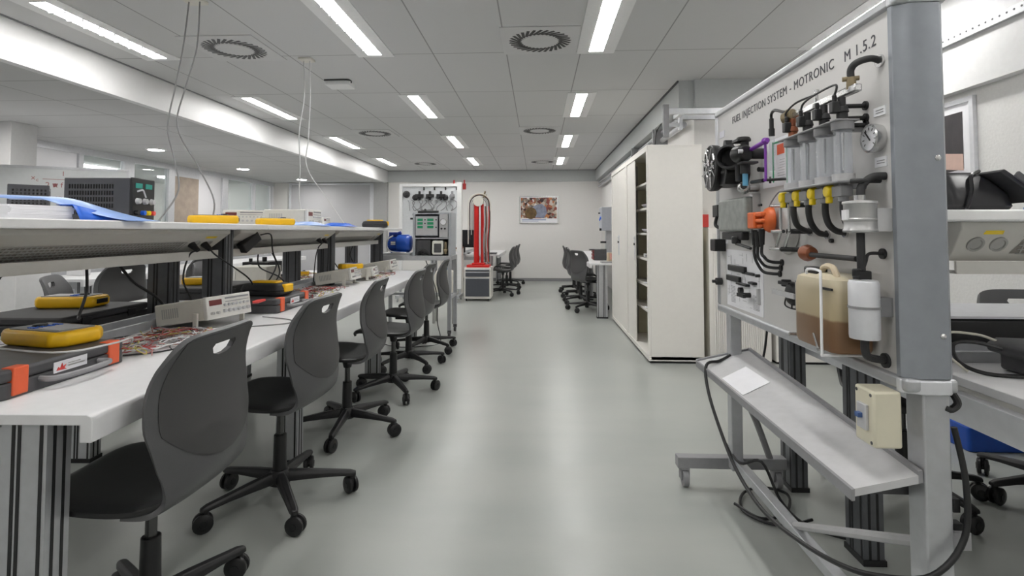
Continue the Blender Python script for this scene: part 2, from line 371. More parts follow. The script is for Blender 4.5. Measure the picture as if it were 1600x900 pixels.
def vent():
    t = thing('air_vent', '', 'air vent', (0, 0, 2.62), 0, 'round swirl air vents in the ceiling', local=True)
    build('plate', MB().box(-0.29, 0.29, -0.29, 0.29, -0.007, -0.0005), M('vent_plate', (0.62, 0.62, 0.62), 0.6, var=0.01), t, bevel=0.002)
    sl = MB()
    for k in range(30):
        a = 2 * PI * k / 30
        sl.x(Matrix.Rotation(a, 4, 'Z') @ Matrix.Translation((0.185, 0, 0)) @ Matrix.Rotation(R(38), 4, 'Z')).box(-0.056, 0.056, -0.011, 0.011, -0.0085, -0.0065)
    sl.x(None); build('slots', sl, BLK, t)
    build('centre_disc', MB().cyl((0, 0, -0.010), (0, 0, -0.007), 0.13, n=32), MATS['vent_plate'], t)
    return t
V0 = None
for loc, lab in (((-2.4, 4.08), 'round swirl vent near the hanging cables'), ((0.02, 4.02), 'round swirl vent above the aisle, largest in view'), ((-2.4, 7.75), 'round swirl vent halfway along the left side'),
                 ((0.03, 7.65), 'round swirl vent halfway along the aisle'), ((-2.4, 11.3), 'small far swirl vent on the left before the far wall'), ((0.1, 11.1), 'small far swirl vent over the aisle before the far wall')):
    if V0 is None: V0 = vent(); V0.location = (*loc, 2.62); V0['label'] = lab
    else: dup(V0, (*loc, 2.62), 0, lab)
t = thing('ceiling_box', 'flat white junction box with a dark bracket on the ceiling', 'ceiling fixture', (-1.9, 5.05, 2.62))
build('housing', MB().box(-2.03, -1.8, 4.97, 5.15, 2.57, 2.62), WHITE, t, bevel=0.006)
build('bracket', MB().tube([(-2.03, 4.95, 2.612), (-1.82, 4.95, 2.612), (-1.76, 4.92, 2.59), (-1.75, 4.9, 2.57)], 0.007), BLK, t)
tag(build('ceiling_socket', MB().box(-1.99, -1.88, 4.3, 4.4, 2.6, 2.62), BEIGE, bevel=0.004), 'small cream cable outlet on the ceiling above the bench', 'cable outlet')
tag(build('ceiling_socket', MB().box(-2.2, -2.08, 3.12, 3.24, 2.6, 2.62), BEIGE, bevel=0.004), 'cream cable outlet on the ceiling over the nearer bench part', 'cable outlet')
CAB = M('cable_grey', (0.25, 0.25, 0.25), 0.5)
CABL = M('cable_light', (0.55, 0.55, 0.55), 0.5)
for pts, lab, mt in (([(-2.17, 3.18, 2.6), (-2.18, 3.15, 2.3), (-2.21, 3.13, 2.05), (-2.23, 3.1, 1.8), (-2.15, 3.05, 1.6), (-2.05, 2.95, 1.4), (-2.1, 2.85, 1.215)], 'left grey cable hanging from the nearer ceiling outlet', CAB),
                     ([(-2.1, 3.18, 2.6), (-2.1, 3.16, 2.3), (-2.16, 3.15, 2.05), (-2.17, 3.1, 1.8), (-2.0, 3.05, 1.55), (-1.84, 2.95, 1.35), (-1.82, 2.9, 1.215)], 'right grey cable hanging from the nearer ceiling outlet', CAB),
                     ([(-1.96, 4.35, 2.6), (-1.95, 4.35, 2.3), (-1.99, 4.35, 2.0), (-2.0, 4.4, 1.7), (-2.05, 4.5, 1.45), (-2.0, 4.5, 1.215)], 'left pale cable hanging from the farther ceiling outlet', CABL),
                     ([(-1.91, 4.35, 2.6), (-1.9, 4.35, 2.3), (-1.91, 4.35, 1.95), (-1.93, 4.38, 1.7), (-1.75, 4.45, 1.4), (-1.64, 4.5, 1.215)], 'right pale cable hanging from the farther ceiling outlet', CABL)):
    tag(build('hanging_cable', MB().tube(pts, 0.0045), mt), lab, 'cable', 'cables hanging from the ceiling')
# ============================================================ CHAIRS
def make_shell(spine, k=5, nu=14, wrap=None, topround=0.0):
    P = catmull([Vector((w, f, z)) for f, z, w in spine], k)
    n = len(P); rows = []
    for i, p in enumerate(P):
        v = i / (n - 1); row = []
        for j in range(nu + 1):
            u = -1 + 2 * j / nu
            su = math.sin(u * PI / 2) * 0.35 + u * 0.65
            c, dz = wrap(v, u)
            row.append(Vector((p.x * su, p.y + c, p.z + dz)))
        rows.append(row)
    return rows
def rows_mesh(rows, name):
    mb = MB(); nu = len(rows[0]); fs = []
    for i in range(len(rows) - 1):
        for j in range(nu - 1): fs.append((i * nu + j, i * nu + j + 1, (i + 1) * nu + j + 1, (i + 1) * nu + j))
    mb.add([p for r in rows for p in r], fs); return mb
def shell_obj(name, rows, mat, parent, thick, hole=None, off=1):
    o = build(name, rows_mesh(rows, name), mat, parent)
    s = o.modifiers.new('s', 'SOLIDIFY'); s.thickness = thick; s.offset = off
    cut = None
    if hole:
        cut = build('cut_tmp', hole, mat); b = o.modifiers.new('b', 'BOOLEAN'); b.operation = 'DIFFERENCE'; b.object = cut; b.solver = 'EXACT'
    if not hole:
        bv = o.modifiers.new('bv', 'BEVEL'); bv.width = thick * 0.4; bv.segments = 2; bv.limit_method = 'ANGLE'; bv.angle_limit = R(50)
    bpy.context.view_layer.update()
    me = bpy.data.meshes.new_from_object(o.evaluated_get(bpy.context.evaluated_depsgraph_get()))
    o.modifiers.clear(); o.data = me
    me.polygons.foreach_set('use_smooth', [True] * len(me.polygons)); me.set_sharp_from_angle(angle=R(40))
    if cut: bpy.data.objects.remove(cut)
    return o
CG = 'grey shell swivel chairs'
def make_chair():
    t = thing('swivel_chair', '', 'chair', (0, 0, 0), 0, CG, local=True)
    # seat, +y is forward
    ss = [(0.255, 0.43, 0.13), (0.245, 0.452, 0.165), (0.2, 0.468, 0.2), (0.1, 0.466, 0.22), (-0.01, 0.458, 0.22), (-0.09, 0.456, 0.207), (-0.15, 0.468, 0.185), (-0.172, 0.488, 0.165)]
    def ws(v, u): return (-0.02 * u ** 4 * (1 - v), 0.012 * u * u - 0.012 * u ** 6)
    shell_obj('seat', make_shell(ss, wrap=ws), SEAT, t, 0.016, off=0)
    bs = [(-0.06, 0.432, 0.2), (-0.13, 0.438, 0.197), (-0.187, 0.47, 0.19), (-0.21, 0.53, 0.198), (-0.208, 0.6, 0.22), (-0.192, 0.68, 0.234), (-0.182, 0.76, 0.226), (-0.192, 0.825, 0.205), (-0.215, 0.892, 0.178)]
    def wb(v, u):
        c = 0.055 * u * u * min(1, max(0, (v - 0.12) / 0.3)) * (1 - 0.55 * max(0, v - 0.6) / 0.4)
        dz = 0.012 * u * u * max(0, 0.35 - v) / 0.35 - (0.02 * abs(u) ** 5 * max(0, v - 0.85) / 0.15)
        return c, dz
    hp = [(-0.05, 0.852), (0.05, 0.852), (0.058, 0.842), (0.048, 0.825), (0.02, 0.816), (-0.02, 0.816), (-0.048, 0.825), (-0.058, 0.842)]
    rows = make_shell(bs, k=5, nu=18, wrap=wb)
    bk = shell_obj('backrest', rows, SHELL, t, 0.014, MB().prism(hp, 'xz', -0.5, 0.1), off=0)
    # inset panel on the rear face, U-shaped at its lower end
    n = len(rows); pr = []
    i0 = int(n * 0.40)
    for i in range(i0, n - 1):
        q = (i - i0) / (n - 2 - i0); sc = 0.86 * min(1, (max(q, 0.0) * 3.2 + 0.02)) ** 0.5
        r = rows[i]; nu = len(r) - 1; row = []
        for j in range(nu + 1):
            u = (-1 + 2 * j / nu) * sc; ff = (u + 1) / 2 * nu; a = min(int(ff), nu - 1)
            p = r[a].lerp(r[a + 1], ff - a); p = p + Vector((0, -0.0085, 0)); row.append(p)
        pr.append(row)
    shell_obj('back_panel', pr, PANEL, bk, 0.004, MB().prism(hp, 'xz', -0.5, 0.1), off=0)
    build('seat_bracket', MB().box(-0.07, 0.07, -0.1, 0.1, 0.415, 0.435).cyl((0, 0, 0.37), (0, 0, 0.42), 0.022, 0.034).tube([(0.05, 0.02, 0.42), (0.16, 0.02, 0.425), (0.22, 0.02, 0.43)], 0.006), BLK, t, bevel=0.004)
    build('gas_column', MB().cyl((0, 0, 0.28), (0, 0, 0.39), 0.0155), M('column_dark_steel', (0.1, 0.1, 0.1), 0.25, metal=0.8), t)
    build('column_sleeve', MB().cyl((0, 0, 0.09), (0, 0, 0.29), 0.03, 0.026), BLK, t, bevel=0.003)
    build('hub', MB().lathe([(0.02, 0.075), (0.043, 0.08), (0.045, 0.125), (0.034, 0.14), (0.02, 0.142)], (0, 0, 0)), BLK, t)
    for k in range(5):
        a = 2 * PI * k / 5; c, s = math.cos(a), math.sin(a); mx = Matrix.Rotation(a, 4, 'Z')
        leg = MB().x(mx)
        rg = []
        for x, z0, z1, w in ((0.03, 0.09, 0.135, 0.022), (0.12, 0.09, 0.127, 0.021), (0.22, 0.087, 0.113, 0.019), (0.295, 0.08, 0.103, 0.017), (0.318, 0.078, 0.095, 0.012)):
            rg.append([Vector((x, -w, z0)), Vector((x, w, z0)), Vector((x, w, z0 + (z1 - z0) * 0.6)), Vector((x, w * 0.55, z1)), Vector((x, -w * 0.55, z1)), Vector((x, -w, z0 + (z1 - z0) * 0.6))])
        leg.rings(rg); leg.cyl((0.3, 0, 0.06), (0.3, 0, 0.092), 0.012)
        build('base_arm', leg, BLK, t, bevel=0.003)
        q = mx @ Matrix.Translation((0.3, 0, 0)) @ Matrix.Rotation(R(70 * k + 20), 4, 'Z')
        w = MB().x(q)
        for sy in (-1, 1): w.lathe([(0.004, 0), (0.03, 0.001), (0.0365, 0.004), (0.0365, 0.014), (0.032, 0.018), (0.01, 0.02)], (-0.008, sy * 0.004, 0.037), (0, sy, 0))
        w.box(-0.02, 0.012, -0.006, 0.006, 0.03, 0.062)
        ca = build('caster', w, BLK, t)
        cap = MB().x(q)
        cap.cyl((-0.008, -0.0255, 0.037), (-0.008, 0.0255, 0.037), 0.014)
        build('wheel_cap', cap, BLKG, ca)
    return t
CH0 = make_chair()
chairs = [(-1.12, 1.53, 91, 'grey shell swivel chair nearest the camera, cut off by the frame bottom'),
          (-1.12, 2.31, 88, 'grey shell swivel chair second along the long bench, beside the first'),
          (-1.12, 3.13, 93, 'grey shell swivel chair third along the long bench, near the yellow-topped generator'),
          (-1.05, 3.88, 90, 'grey shell swivel chair fourth along the long bench, base far into the aisle'),
          (-1.12, 4.63, 88, 'grey shell swivel chair fifth along the long bench, partly hidden'),
          (-1.1, 5.28, 92, 'grey shell swivel chair last on the long bench, before the steel trolley'),
          (-2.87, 3.3, -62, 'grey chair behind the long bench, slotted back seen under the shelf'),
          (-3.62, 4.35, 80, 'grey chair with black seat left behind the bench, seen under the shelf'),
          (-3.75, 5.7, 75, 'grey chair farther left behind the bench beside the dark post'),
          (-2.9, 4.85, -100, 'grey chair behind the second bench bay under the shelf'),
          (-0.64, 9.85, 88, 'small grey chair by the far left bench, nearest to the red rack'),
          (-0.62, 10.75, 92, 'small grey chair in the middle of three by the far left bench'),
          (-0.6, 11.75, 90, 'small grey chair closest to the far wall on the left'),
          (0.74, 7.98, -62, 'dark chair at the front of the right-hand far bench, back turned'),
          (0.7, 8.8, -90, 'second chair along the right-hand far bench'),
          (0.72, 9.6, -88, 'third chair along the right-hand far bench'),
          (0.7, 10.45, -92, 'chair deepest along the right-hand far bench, near the far wall'),
          (2.26, 2.46, 176, 'grey chair with slotted back behind the right-hand bench at the picture edge'),
          (1.62, 2.5, 172, 'chair hidden behind the display board, only its black base showing')]
rots = [50, 2, 38, 68, 8, 15, 0, 10, 0, 5, 0, 12, 0, 6, 18, 0, 10, 8, 40]
for i, (x, y, a, lab) in enumerate(chairs):
    o = CH0 if i == 0 else copy_tree(CH0)
    o.location = (x, y, 0); o.rotation_euler = (0, 0, R(a)); o['label'] = lab
    # each chair's five-star base is swivelled on its own
    for ch in o.children:
        if ch.name.split('.')[0] in ('base_arm', 'caster', 'hub'): ch.rotation_euler = (0, 0, R(rots[i]))
# ============================================================ LONG BENCH (left)
TH = R(2.0); BO = Vector((-1.0, 0, 0))
BM = Matrix.Translation(BO) @ Matrix.Rotation(TH, 4, 'Z')
def BW(u, v, z=0): return BM @ Vector((u, v, z))
PIECE_Y = 0
def post(mb0, u0, u1, v0, v1, z0, z1):
    """slotted aluminium profile: grey body (0) and black slots (1)"""
    mb0.mat(0).box(u0, u1, v0, v1, z0, z1); mb0.mat(1)
    w = u1 - u0; dpt = v1 - v0
    for q in (0.27, 0.4, 0.88):
        for vv in ((v0 - 0.0015, v0 + 0.001), (v1 - 0.001, v1 + 0.0015)): mb0.box(u0 + w * q - 0.004, u0 + w * q + 0.004, vv[0], vv[1], z0, z1)
    for q in (0.3, 0.7):
        for uu in ((u0 - 0.0015, u0 + 0.001), (u1 - 0.001, u1 + 0.0015)): mb0.box(uu[0], uu[1], v0 + dpt * q - 0.004, v0 + dpt * q + 0.004, z0, z1)
    return mb0
def bench(label, cat, loc, rz, vs0, vs1, posts, shelf=True, legmat=(ALU, BLK), rear=True, shelfz=(1.178, 1.205), name='workbench', shelf_v=None, legs_u=None):
    t = thing(name, label, cat, loc, rz, None, local=True)
    # front worktop with a rolled-down lip at the user's edge
    prof = [(0, 0.675), (0, 0.725), (-0.004, 0.735), (-0.014, 0.74), (-0.62, 0.74), (-0.62, 0.715), (-0.03, 0.715), (-0.03, 0.675)]
    cuts = [vs0] + [p + 0.02 for p in posts if vs0 + 0.3 < p + 0.02 < vs1 - 0.3] + [vs1]
    for a, b in zip(cuts[:-1], cuts[1:]):
        build('worktop', MB().prism(prof, 'xz', a + 0.001, b - 0.001), WTOP, t, bevel=0.002)
    if rear:
        pr = [(-1.4 - x if x > -0.62 else -1.4 + 0.62 if x == -0.62 else x, z) for x, z in prof]
        build('worktop', MB().prism([(-1.4 - x, z) for x, z in prof], 'xz', vs0, vs1), WTOP, t, bevel=0.002, label='worktop on the far side')
        build('cable_channel', MB().box(-0.775, -0.625, vs0, vs1, 0.70, 0.725).box(-0.64, -0.625, vs0, vs1, 0.725, 0.775).box(-0.775, -0.76, vs0, vs1, 0.725, 0.775), ALU, t, bevel=0.002)
    for v in posts:
        for uu in (legs_u or ((-0.228, -0.118), (-1.282, -1.172))):
            if not rear and uu[0] < -0.7: continue
            build('leg', post(MB(), uu[0], uu[1], v - 0.035, v + 0.035, 0.02, 0.715), list(legmat), t)
            build('foot', MB().box(uu[0] - 0.005, uu[1] + 0.005, v - 0.04, v + 0.04, 0, 0.02), BLK, t)
        if rear: build('crossbar', MB().box(-1.2, -0.2, v - 0.02, v + 0.02, 0.635, 0.7), ALU, t)
        if shelf:
            for uu in ((-0.62, -0.50), (-0.90, -0.78)):
                build('shelf_post', post(MB(), uu[0], uu[1], v - 0.035, v + 0.035, 0.741 if rear else 0.7, shelfz[0]), [ALUD, BLK], t)
    if shelf:
        sv = shelf_v or (vs0, vs1); dz = shelfz[0] - 1.178
        nsh = [sv[0]] + [p for p in posts if sv[0] + 0.3 < p < sv[1] - 0.3] + [sv[1]]
        for a, b in zip(nsh[:-1], nsh[1:]):
            build('shelf', MB().box(-1.10, -0.30, a + 0.001, b - 0.001, shelfz[0], shelfz[1]), WHITE, t, bevel=0.004)
        pv = sorted(posts); seg_ = [(a + 0.05, b - 0.05) for a, b in zip(pv[:-1], pv[1:])]
        if sv[0] < pv[0] - 0.4: seg_.insert(0, (sv[0], pv[0] - 0.05))
        for a, b in seg_:
            for side in ((1,), (-1,)) if rear else ((1,),):
                s = side[0]
                def U(x): return x if s == 1 else -1.4 - x
                sp = build('socket_trunking', MB().prism([(U(-0.47), 1.178 + dz), (U(-0.47), 1.16 + dz), (U(-0.60), 1.062 + dz), (U(-0.63), 1.075 + dz), (U(-0.63), 1.178 + dz)], 'xz', a, b), TRUNK, t, bevel=0.003)
                # slanted vent grille and fittings lie on the sloping face
                d_ = Vector((U(-0.60) - U(-0.47), 0, -0.098)); L = d_.length; d_.normalize()
                nrm = Vector((s * 0.098, 0, -0.13)).normalized()
                o_ = Vector((U(-0.47), 0, 1.16 + dz))
                def Q(q, v, h=0.0): p = o_ + d_ * (L * q) + nrm * h; return (p.x, v, p.z)
                ve = b - 0.28; g = MB()
                nb = 6
                g.mat(0).add([Q(0.38, a + 0.03, 0.001), Q(0.38, ve, 0.001), Q(0.86, ve - 0.05, 0.001), Q(0.86, a + 0.03, 0.001)], [(0, 1, 2, 3)])
                g.mat(1)
                for k in range(nb):
                    q0 = 0.385 + 0.475 * k / (nb - 1)
                    g.rings([[Vector(Q(q0 - 0.012, vv, 0.001)), Vector(Q(q0 - 0.012, vv, 0.003)), Vector(Q(q0 + 0.012, vv, 0.003)), Vector(Q(q0 + 0.012, vv, 0.001))] for vv in (a + 0.03, ve - 0.02)])
                kk = int((ve - a) / 0.02)
                for k in range(kk):
                    vv = a + 0.035 + k * 0.02
                    g.rings([[Vector(Q(q, vv + w_, h)) for w_, h in ((0, 0.001), (0, 0.0025), (0.005, 0.0025), (0.005, 0.001))] for q in (0.385, 0.855)])
                build('vent_grille', g, [TRUNKD, BEIGED], sp)
                for vv in (b - 0.19, b - 0.09):
                    sk = build('socket', MB().lathe([(0.026, 0.0), (0.026, 0.004), (0.019, 0.004), (0.018, 0.0015), (0.001, 0.0015)], Q(0.5, vv), nrm, 20), BEIGED, sp)
                build('warning_label', MB().add([Q(0.14, b - 0.17, 0.001), Q(0.14, b - 0.08, 0.001), Q(0.24, b - 0.08, 0.001), Q(0.24, b - 0.17, 0.001)], [(0, 1, 2, 3)]), YELB, sp, label='yellow sticker')
                build('cable_tray', MB().box(min(U(-0.545), U(-0.53)), max(U(-0.545), U(-0.53)), a, b, 1.035 + dz, 1.075 + dz).box(min(U(-0.62), U(-0.545)), max(U(-0.62), U(-0.545)), a, b, 1.035 + dz, 1.042 + dz), TRUNK, t, bevel=0.002)
    return t
LB = bench('long double-sided white workbench with raised shelf running along the left', 'workbench', BO, TH, 1.22, 5.86, [1.27, 2.72, 4.28, 5.82], shelf_v=(0.75, 5.9), legmat=(ALU, BLK))
def on(u, v, z=0.74): p = BW(u, v, z); return (p.x, p.y, p.z)
# ---- hard cases with orange straps
def make_case(w, d_, h, mat=GREYD, straps=True, logo=True):
    """front faces +x; origin at bottom centre"""
    t = thing('tool_case', '', 'case', (0, 0, 0), 0, 'dark tool cases on the bench', local=True)
    build('lower_shell', MB().prism(rpoly(w, d_, 0.02), 'xy', 0, h * 0.55), mat, t, bevel=0.004)
    build('lid', MB().prism(rpoly(w, d_, 0.02), 'xy', h * 0.57, h), mat, t, bevel=0.008)
    if straps:
        for s in (-1, 1):
            build('latch', MB().box(w / 2 - 0.03, w / 2 + 0.005, s * d_ * 0.375 - 0.022, s * d_ * 0.375 + 0.022, h * 0.08, h + 0.003), ORG, t, bevel=0.003, label='orange latch')
        build('handle', MB().tube([(w / 2, -0.1, h * 0.4), (w / 2 + 0.04, -0.095, h * 0.4), (w / 2 + 0.055, 0, h * 0.4), (w / 2 + 0.04, 0.095, h * 0.4), (w / 2, 0.1, h * 0.4)], 0.008), GREYM, t)
        lb = build('name_plate', MB().box(w / 2 - 0.001, w / 2 + 0.002, -0.06, 0.055, h * 0.42, h * 0.82), PAPER, t)
        build('red_mark', MB().prism([(-0.052, h * 0.5), (-0.046, h * 0.62), (-0.04, h * 0.56), (-0.034, h * 0.74), (-0.03, h * 0.6), (-0.02, h * 0.66), (-0.026, h * 0.54), (-0.018, h * 0.48)], 'yz', w / 2 + 0.002, w / 2 + 0.003), REDM, lb)
        build('lettering', MB().box(w / 2 + 0.002, w / 2 + 0.003, -0.012, 0.045, h * 0.56, h * 0.6).box(w / 2 + 0.002, w / 2 + 0.003, -0.012, 0.03, h * 0.66, h * 0.69), BEIGED, lb)
    else:
        for y_ in (-0.135, 0.135): build('clasp', MB().box(w / 2 - 0.004, w / 2 + 0.006, y_ - 0.025, y_ + 0.025, h * 0.35, h * 0.8), BLK, t, bevel=0.002)
        rb = MB()
        for k in range(5): rb.box(-w / 2 + 0.03 + k * 0.012 * 1, -w / 2 + 0.034 + k * 0.012, -d_ / 2 - 0.002, -d_ / 2 + 0.002, 0.004, h * 0.5)
        build('ribs', rb, BLK, t)
    return t
K0 = make_case(0.30, 0.43, 0.075)
K0.location = on(-0.455, 1.52); K0.rotation_euler = (0, 0, TH); K0['label'] = 'dark grey tool case with orange latches at the near end of the bench'
K3 = dup(K0, on(-0.41, 2.97), TH, 'dark tool case with orange latches under the black pouch')
K2 = make_case(0.42, 0.52, 0.075, BLKM, straps=False)
K2.location = on(-1.08, 2.40); K2.rotation_euler = (0, 0, TH); K2['label'] = 'wide black flat case under the second yellow tester'
K4 = dup(K2, on(-1.06, 3.55), TH, 'wide black flat case in the second bay under a yellow tester')
# ---- yellow testers
TG = 'yellow handheld testers'
def make_tester():
    t = thing('handheld_tester', '', 'electronic tester', (0, 0, 0), 0, TG, local=True)
    L, W_, H = 0.27, 0.165, 0.052
    oc = [(-L / 2, -W_ * 0.3), (-L / 2 + 0.03, -W_ / 2), (L / 2 - 0.05, -W_ / 2), (L / 2, -W_ * 0.36), (L / 2, W_ * 0.36), (L / 2 - 0.05, W_ / 2), (-L / 2 + 0.03, W_ / 2), (-L / 2, W_ * 0.3)]
    ins = lambda k: [(x * k, y * k) for x, y in oc]
    build('body', MB().rings([[Vector((x, y, z)) for x, y in ins(k)] for k, z in ((0.93, 0), (1.0, 0.012), (1.0, 0.036), (0.95, H))]), YEL, t, bevel=0.008, seg=3)
    build('face', MB().prism(rpoly(0.21, 0.118, 0.01), 'xy', H - 0.002, H + 0.003), GREYM, t)
    build('screen', MB().box(-0.09, 0.01, -0.045, 0.045, H + 0.003, H + 0.0045), GREYL, t)
    build('dial', MB().cyl((0.055, 0, H + 0.003), (0.055, 0, H + 0.011), 0.022, 0.018), BLK, t)
    kb = MB()
    for i in range(3):
        for j in range(4): kb.box(0.02 + i * 0.012 - 0.004, 0.02 + i * 0.012 + 0.004, -0.042 + j * 0.024, -0.03 + j * 0.024, H + 0.003, H + 0.006)
    build('keys', kb, BLUF, t)
    build('port_block', MB().box(L / 2 - 0.004, L / 2 + 0.002, -0.04, 0.04, 0.016, 0.038), BLK, t, bevel=0.002)
    return t
t0 = make_tester()
t0.location = (-1.555, 1.655, 0.8155); t0.rotation_euler = (0, 0, R(167)); t0.scale = (1.02, 1.0, 0.88); t0['label'] = 'largest yellow tester, on the near case with orange latches'
dup(t0, (-2.2, 2.44, 0.8155), R(8), 'yellow tester on the wide black case behind the raised rail').scale = (0.98,) * 3
dup(t0, (-2.24, 3.5, 0.8155), R(15), 'yellow tester lying on the black case in the second bay').scale = (0.9,) * 3
dup(t0, (-1.525, 2.45, 1.2055), R(28), 'yellow tester on the upper shelf next to the cable end').scale = (0.78, 0.8, 0.75)
dup(t0, (-1.53, 3.05, 1.2055), R(28), 'yellow tester on the upper shelf in front of the pale instruments').scale = (0.78, 0.8, 0.75)
dup(t0, (-1.53, 4.32, 0.8645), R(50), 'small yellow tester on top of the beige generator').scale = (0.7, 0.7, 0.8)
dup(t0, (-2.3, 5.1, 0.741), R(20), 'small yellow tester seen between the shelf posts').scale = (0.6, 0.7, 0.8)
# ---- signal generators : front faces +x
def make_generator(w=0.25, d_=0.29, h=0.095, tilt=True, red=True):
    t = thing('signal_generator', '', 'electronic instrument', (0, 0, 0), 0, 'beige bench instruments', local=True)
    mx = Matrix.Rotation(R(-9), 4, 'Y') if tilt else Matrix.Identity(4)
    mx = Matrix.Translation((0, 0, 0.026 if tilt else 0.006)) @ mx
    X0, X1 = -d_ / 2, d_ / 2
    build('housing', MB().x(mx).box(X0, X1 - 0.02, -w / 2, w / 2, 0, h), BEIGE, t, bevel=0.006)
    build('front_bezel', MB().x(mx).box(X1 - 0.02, X1, -w / 2 - 0.002, w / 2 + 0.002, -0.002, h + 0.002), M('bezel_pale', (0.72, 0.71, 0.67), 0.45), t, bevel=0.004)
    build('display', MB().x(mx).box(X1, X1 + 0.002, -w * 0.45, -w * 0.18, h * 0.6, h * 0.85), LEDR, t)
    build('legend_strip', MB().x(mx).box(X1, X1 + 0.0015, -w * 0.1, w * 0.46, h * 0.82, h * 0.9).box(X1, X1 + 0.0015, -w * 0.1, w * 0.46, h * 0.68, h * 0.71), GREYM, t)
    kn = MB().x(mx)
    for k in range(7): kn.cyl((X1, -w * 0.12 + k * w * 0.09, h * 0.55), (X1 + 0.008, -w * 0.12 + k * w * 0.09, h * 0.55), 0.006, n=10)
    for k in range(6): kn.cyl((X1, -w * 0.14 + k * w * 0.11, h * 0.28), (X1 + 0.012, -w * 0.14 + k * w * 0.11, h * 0.28), 0.008, n=12)
    build('knobs', kn, GREYL, t)
    bn = MB().x(mx)
    for y in (-0.42, -0.3): bn.cyl((X1, w * y, h * 0.25), (X1 + 0.014, w * y, h * 0.25), 0.006, n=10)
    build('terminals', bn, STEEL, t)
    gr = MB().x(mx)
    for k in range(8): gr.box(X0 + 0.04 + k * 0.012, X0 + 0.046 + k * 0.012, -w / 2 - 0.001, -w / 2 + 0.001, h * 0.3, h * 0.75)
    build('side_vents', gr, BEIGED, t)
    if tilt:
        for s in (-1, 1):
            build('stand_leg', MB().box(X1 - 0.075, X1 - 0.05, s * (w / 2 + 0.008) - 0.005, s * (w / 2 + 0.008) + 0.005, 0.0, 0.075).box(X1 - 0.075, X1 - 0.02, s * (w / 2 + 0.008) - 0.005, s * (w / 2 + 0.008) + 0.005, 0.0, 0.01), BEIGE, t, bevel=0.003)
    else:
        for sx in (-1, 1):
            for sy in (-1, 1): build('foot', MB().cyl((sx * d_ * 0.38, sy * w * 0.38, 0), (sx * d_ * 0.38, sy * w * 0.38, 0.007), 0.012), BLK, t)
    return t
G0 = make_generator()
G0.location = (-1.525, 2.40, 0.741); G0.rotation_euler = (0, 0, R(-13)); G0['label'] = 'beige signal generator tilted on its stand, nearest on the bench'
dup(G0, on(-0.45, 4.27), TH, 'beige signal generator with a yellow tester on top')
dup(G0, on(-0.42, 4.75), TH + R(6), 'beige signal generator right behind the tester-topped one').scale = (1, 1, 0.8)
dup(G0, on(-0.42, 5.45), TH, 'beige signal generator at the far end of the bench')
GF = make_generator(0.25, 0.31, 0.11, tilt=False)
GF.location = (-1.745, 3.74, 1.2055); GF.rotation_euler = (0, 0, TH); GF['label'] = 'pale instrument with red display window on the upper shelf'
dup(GF, (-1.86, 3.3, 1.2055), R(-60), 'pale instrument on the upper shelf behind the yellow tester').scale = (0.9, 0.9, 0.8)
dup(GF, (-1.80, 4.22, 1.2055), TH, 'small white instrument box near the shelf end').scale = (0.7, 0.6, 0.65)
dup(GF, (-2.35, 4.4, 0.741), R(180), 'pale instrument on the far side of the bench under the shelf').scale = (0.9, 1, 1.2)
t = thing('test_clip', 'red crocodile clip on the nearest beige generator', 'clip', (-1.36, 2.5, 0.84))
build('jaw', MB().cyl((-1.345, 2.475, 0.835), (-1.325, 2.485, 0.838), 0.006, 0.009), REDM, t)
build('grip', MB().cyl((-1.325, 2.485, 0.838), (-1.295, 2.50, 0.845), 0.009, 0.005), REDM, t)
# ---- power supplies
def make_psu():
    t = thing('power_supply', '', 'electronic instrument', (0, 0, 0), 0, 'dark power supplies on the shelf', local=True)
    d_, w, h = 0.27, 0.13, 0.15
    PS = M('psu_grey', (0.06, 0.062, 0.07), 0.45, var=0.05)
    build('housing', MB().box(-d_ / 2, d_ / 2 - 0.012, -w / 2, w / 2, 0.008, h), PS, t, bevel=0.003)
    sl = MB()
    for r_ in range(5):
        for k in range(17): sl.box(-d_ / 2 + 0.02 + k * 0.0105, -d_ / 2 + 0.0255 + k * 0.0105, -w / 2 - 0.001, -w / 2 + 0.001, 0.025 + r_ * 0.022, 0.04 + r_ * 0.022)
    build('vent_slots', sl, BLKG, t); sl = MB()
    for r_ in range(9):
        for k in range(9): sl.box(-d_ / 2 - 0.001, -d_ / 2 + 0.001, -0.055 + k * 0.0125, -0.049 + k * 0.0125, 0.02 + r_ * 0.013, 0.028 + r_ * 0.013)
    build('vent_slots', sl, BLKG, t)
    fp = build('front_panel', MB().box(d_ / 2 - 0.012, d_ / 2, -w / 2 - 0.001, w / 2 + 0.001, 0.004, h + 0.002), BLK, t, bevel=0.003)
    build('display', MB().box(d_ / 2, d_ / 2 + 0.002, -0.05, -0.012, 0.117, 0.134).box(d_ / 2, d_ / 2 + 0.002, 0.008, 0.046, 0.117, 0.134), LEDT, fp)
    kn = MB()
    for y in (-0.04, 0.002, 0.044): kn.cyl((d_ / 2, y, 0.072), (d_ / 2 + 0.014, y, 0.072), 0.011, 0.009, n=14)
    build('knobs', kn, GREYL, fp)
    for y, m_ in ((-0.05, BLKG), (-0.012, BLUF), (0.016, YELB), (0.044, REDM)): build('terminal', MB().cyl((d_ / 2, y, 0.032), (d_ / 2 + 0.016, y, 0.032), 0.008, n=12), m_, fp)
    build('cable_end', MB().tube([(d_ / 2, -0.04, 0.105), (d_ / 2 + 0.015, -0.03, 0.11), (d_ / 2 + 0.012, -0.015, 0.1), (d_ / 2 + 0.015, -0.01, 0.085)], 0.003, n=6), ALUL, fp)
    for sx in (-1, 1):
        for sy in (-1, 1): build('foot', MB().cyl((sx * 0.1, sy * 0.045, 0), (sx * 0.1, sy * 0.045, 0.009), 0.01), BLK, t)
    return t
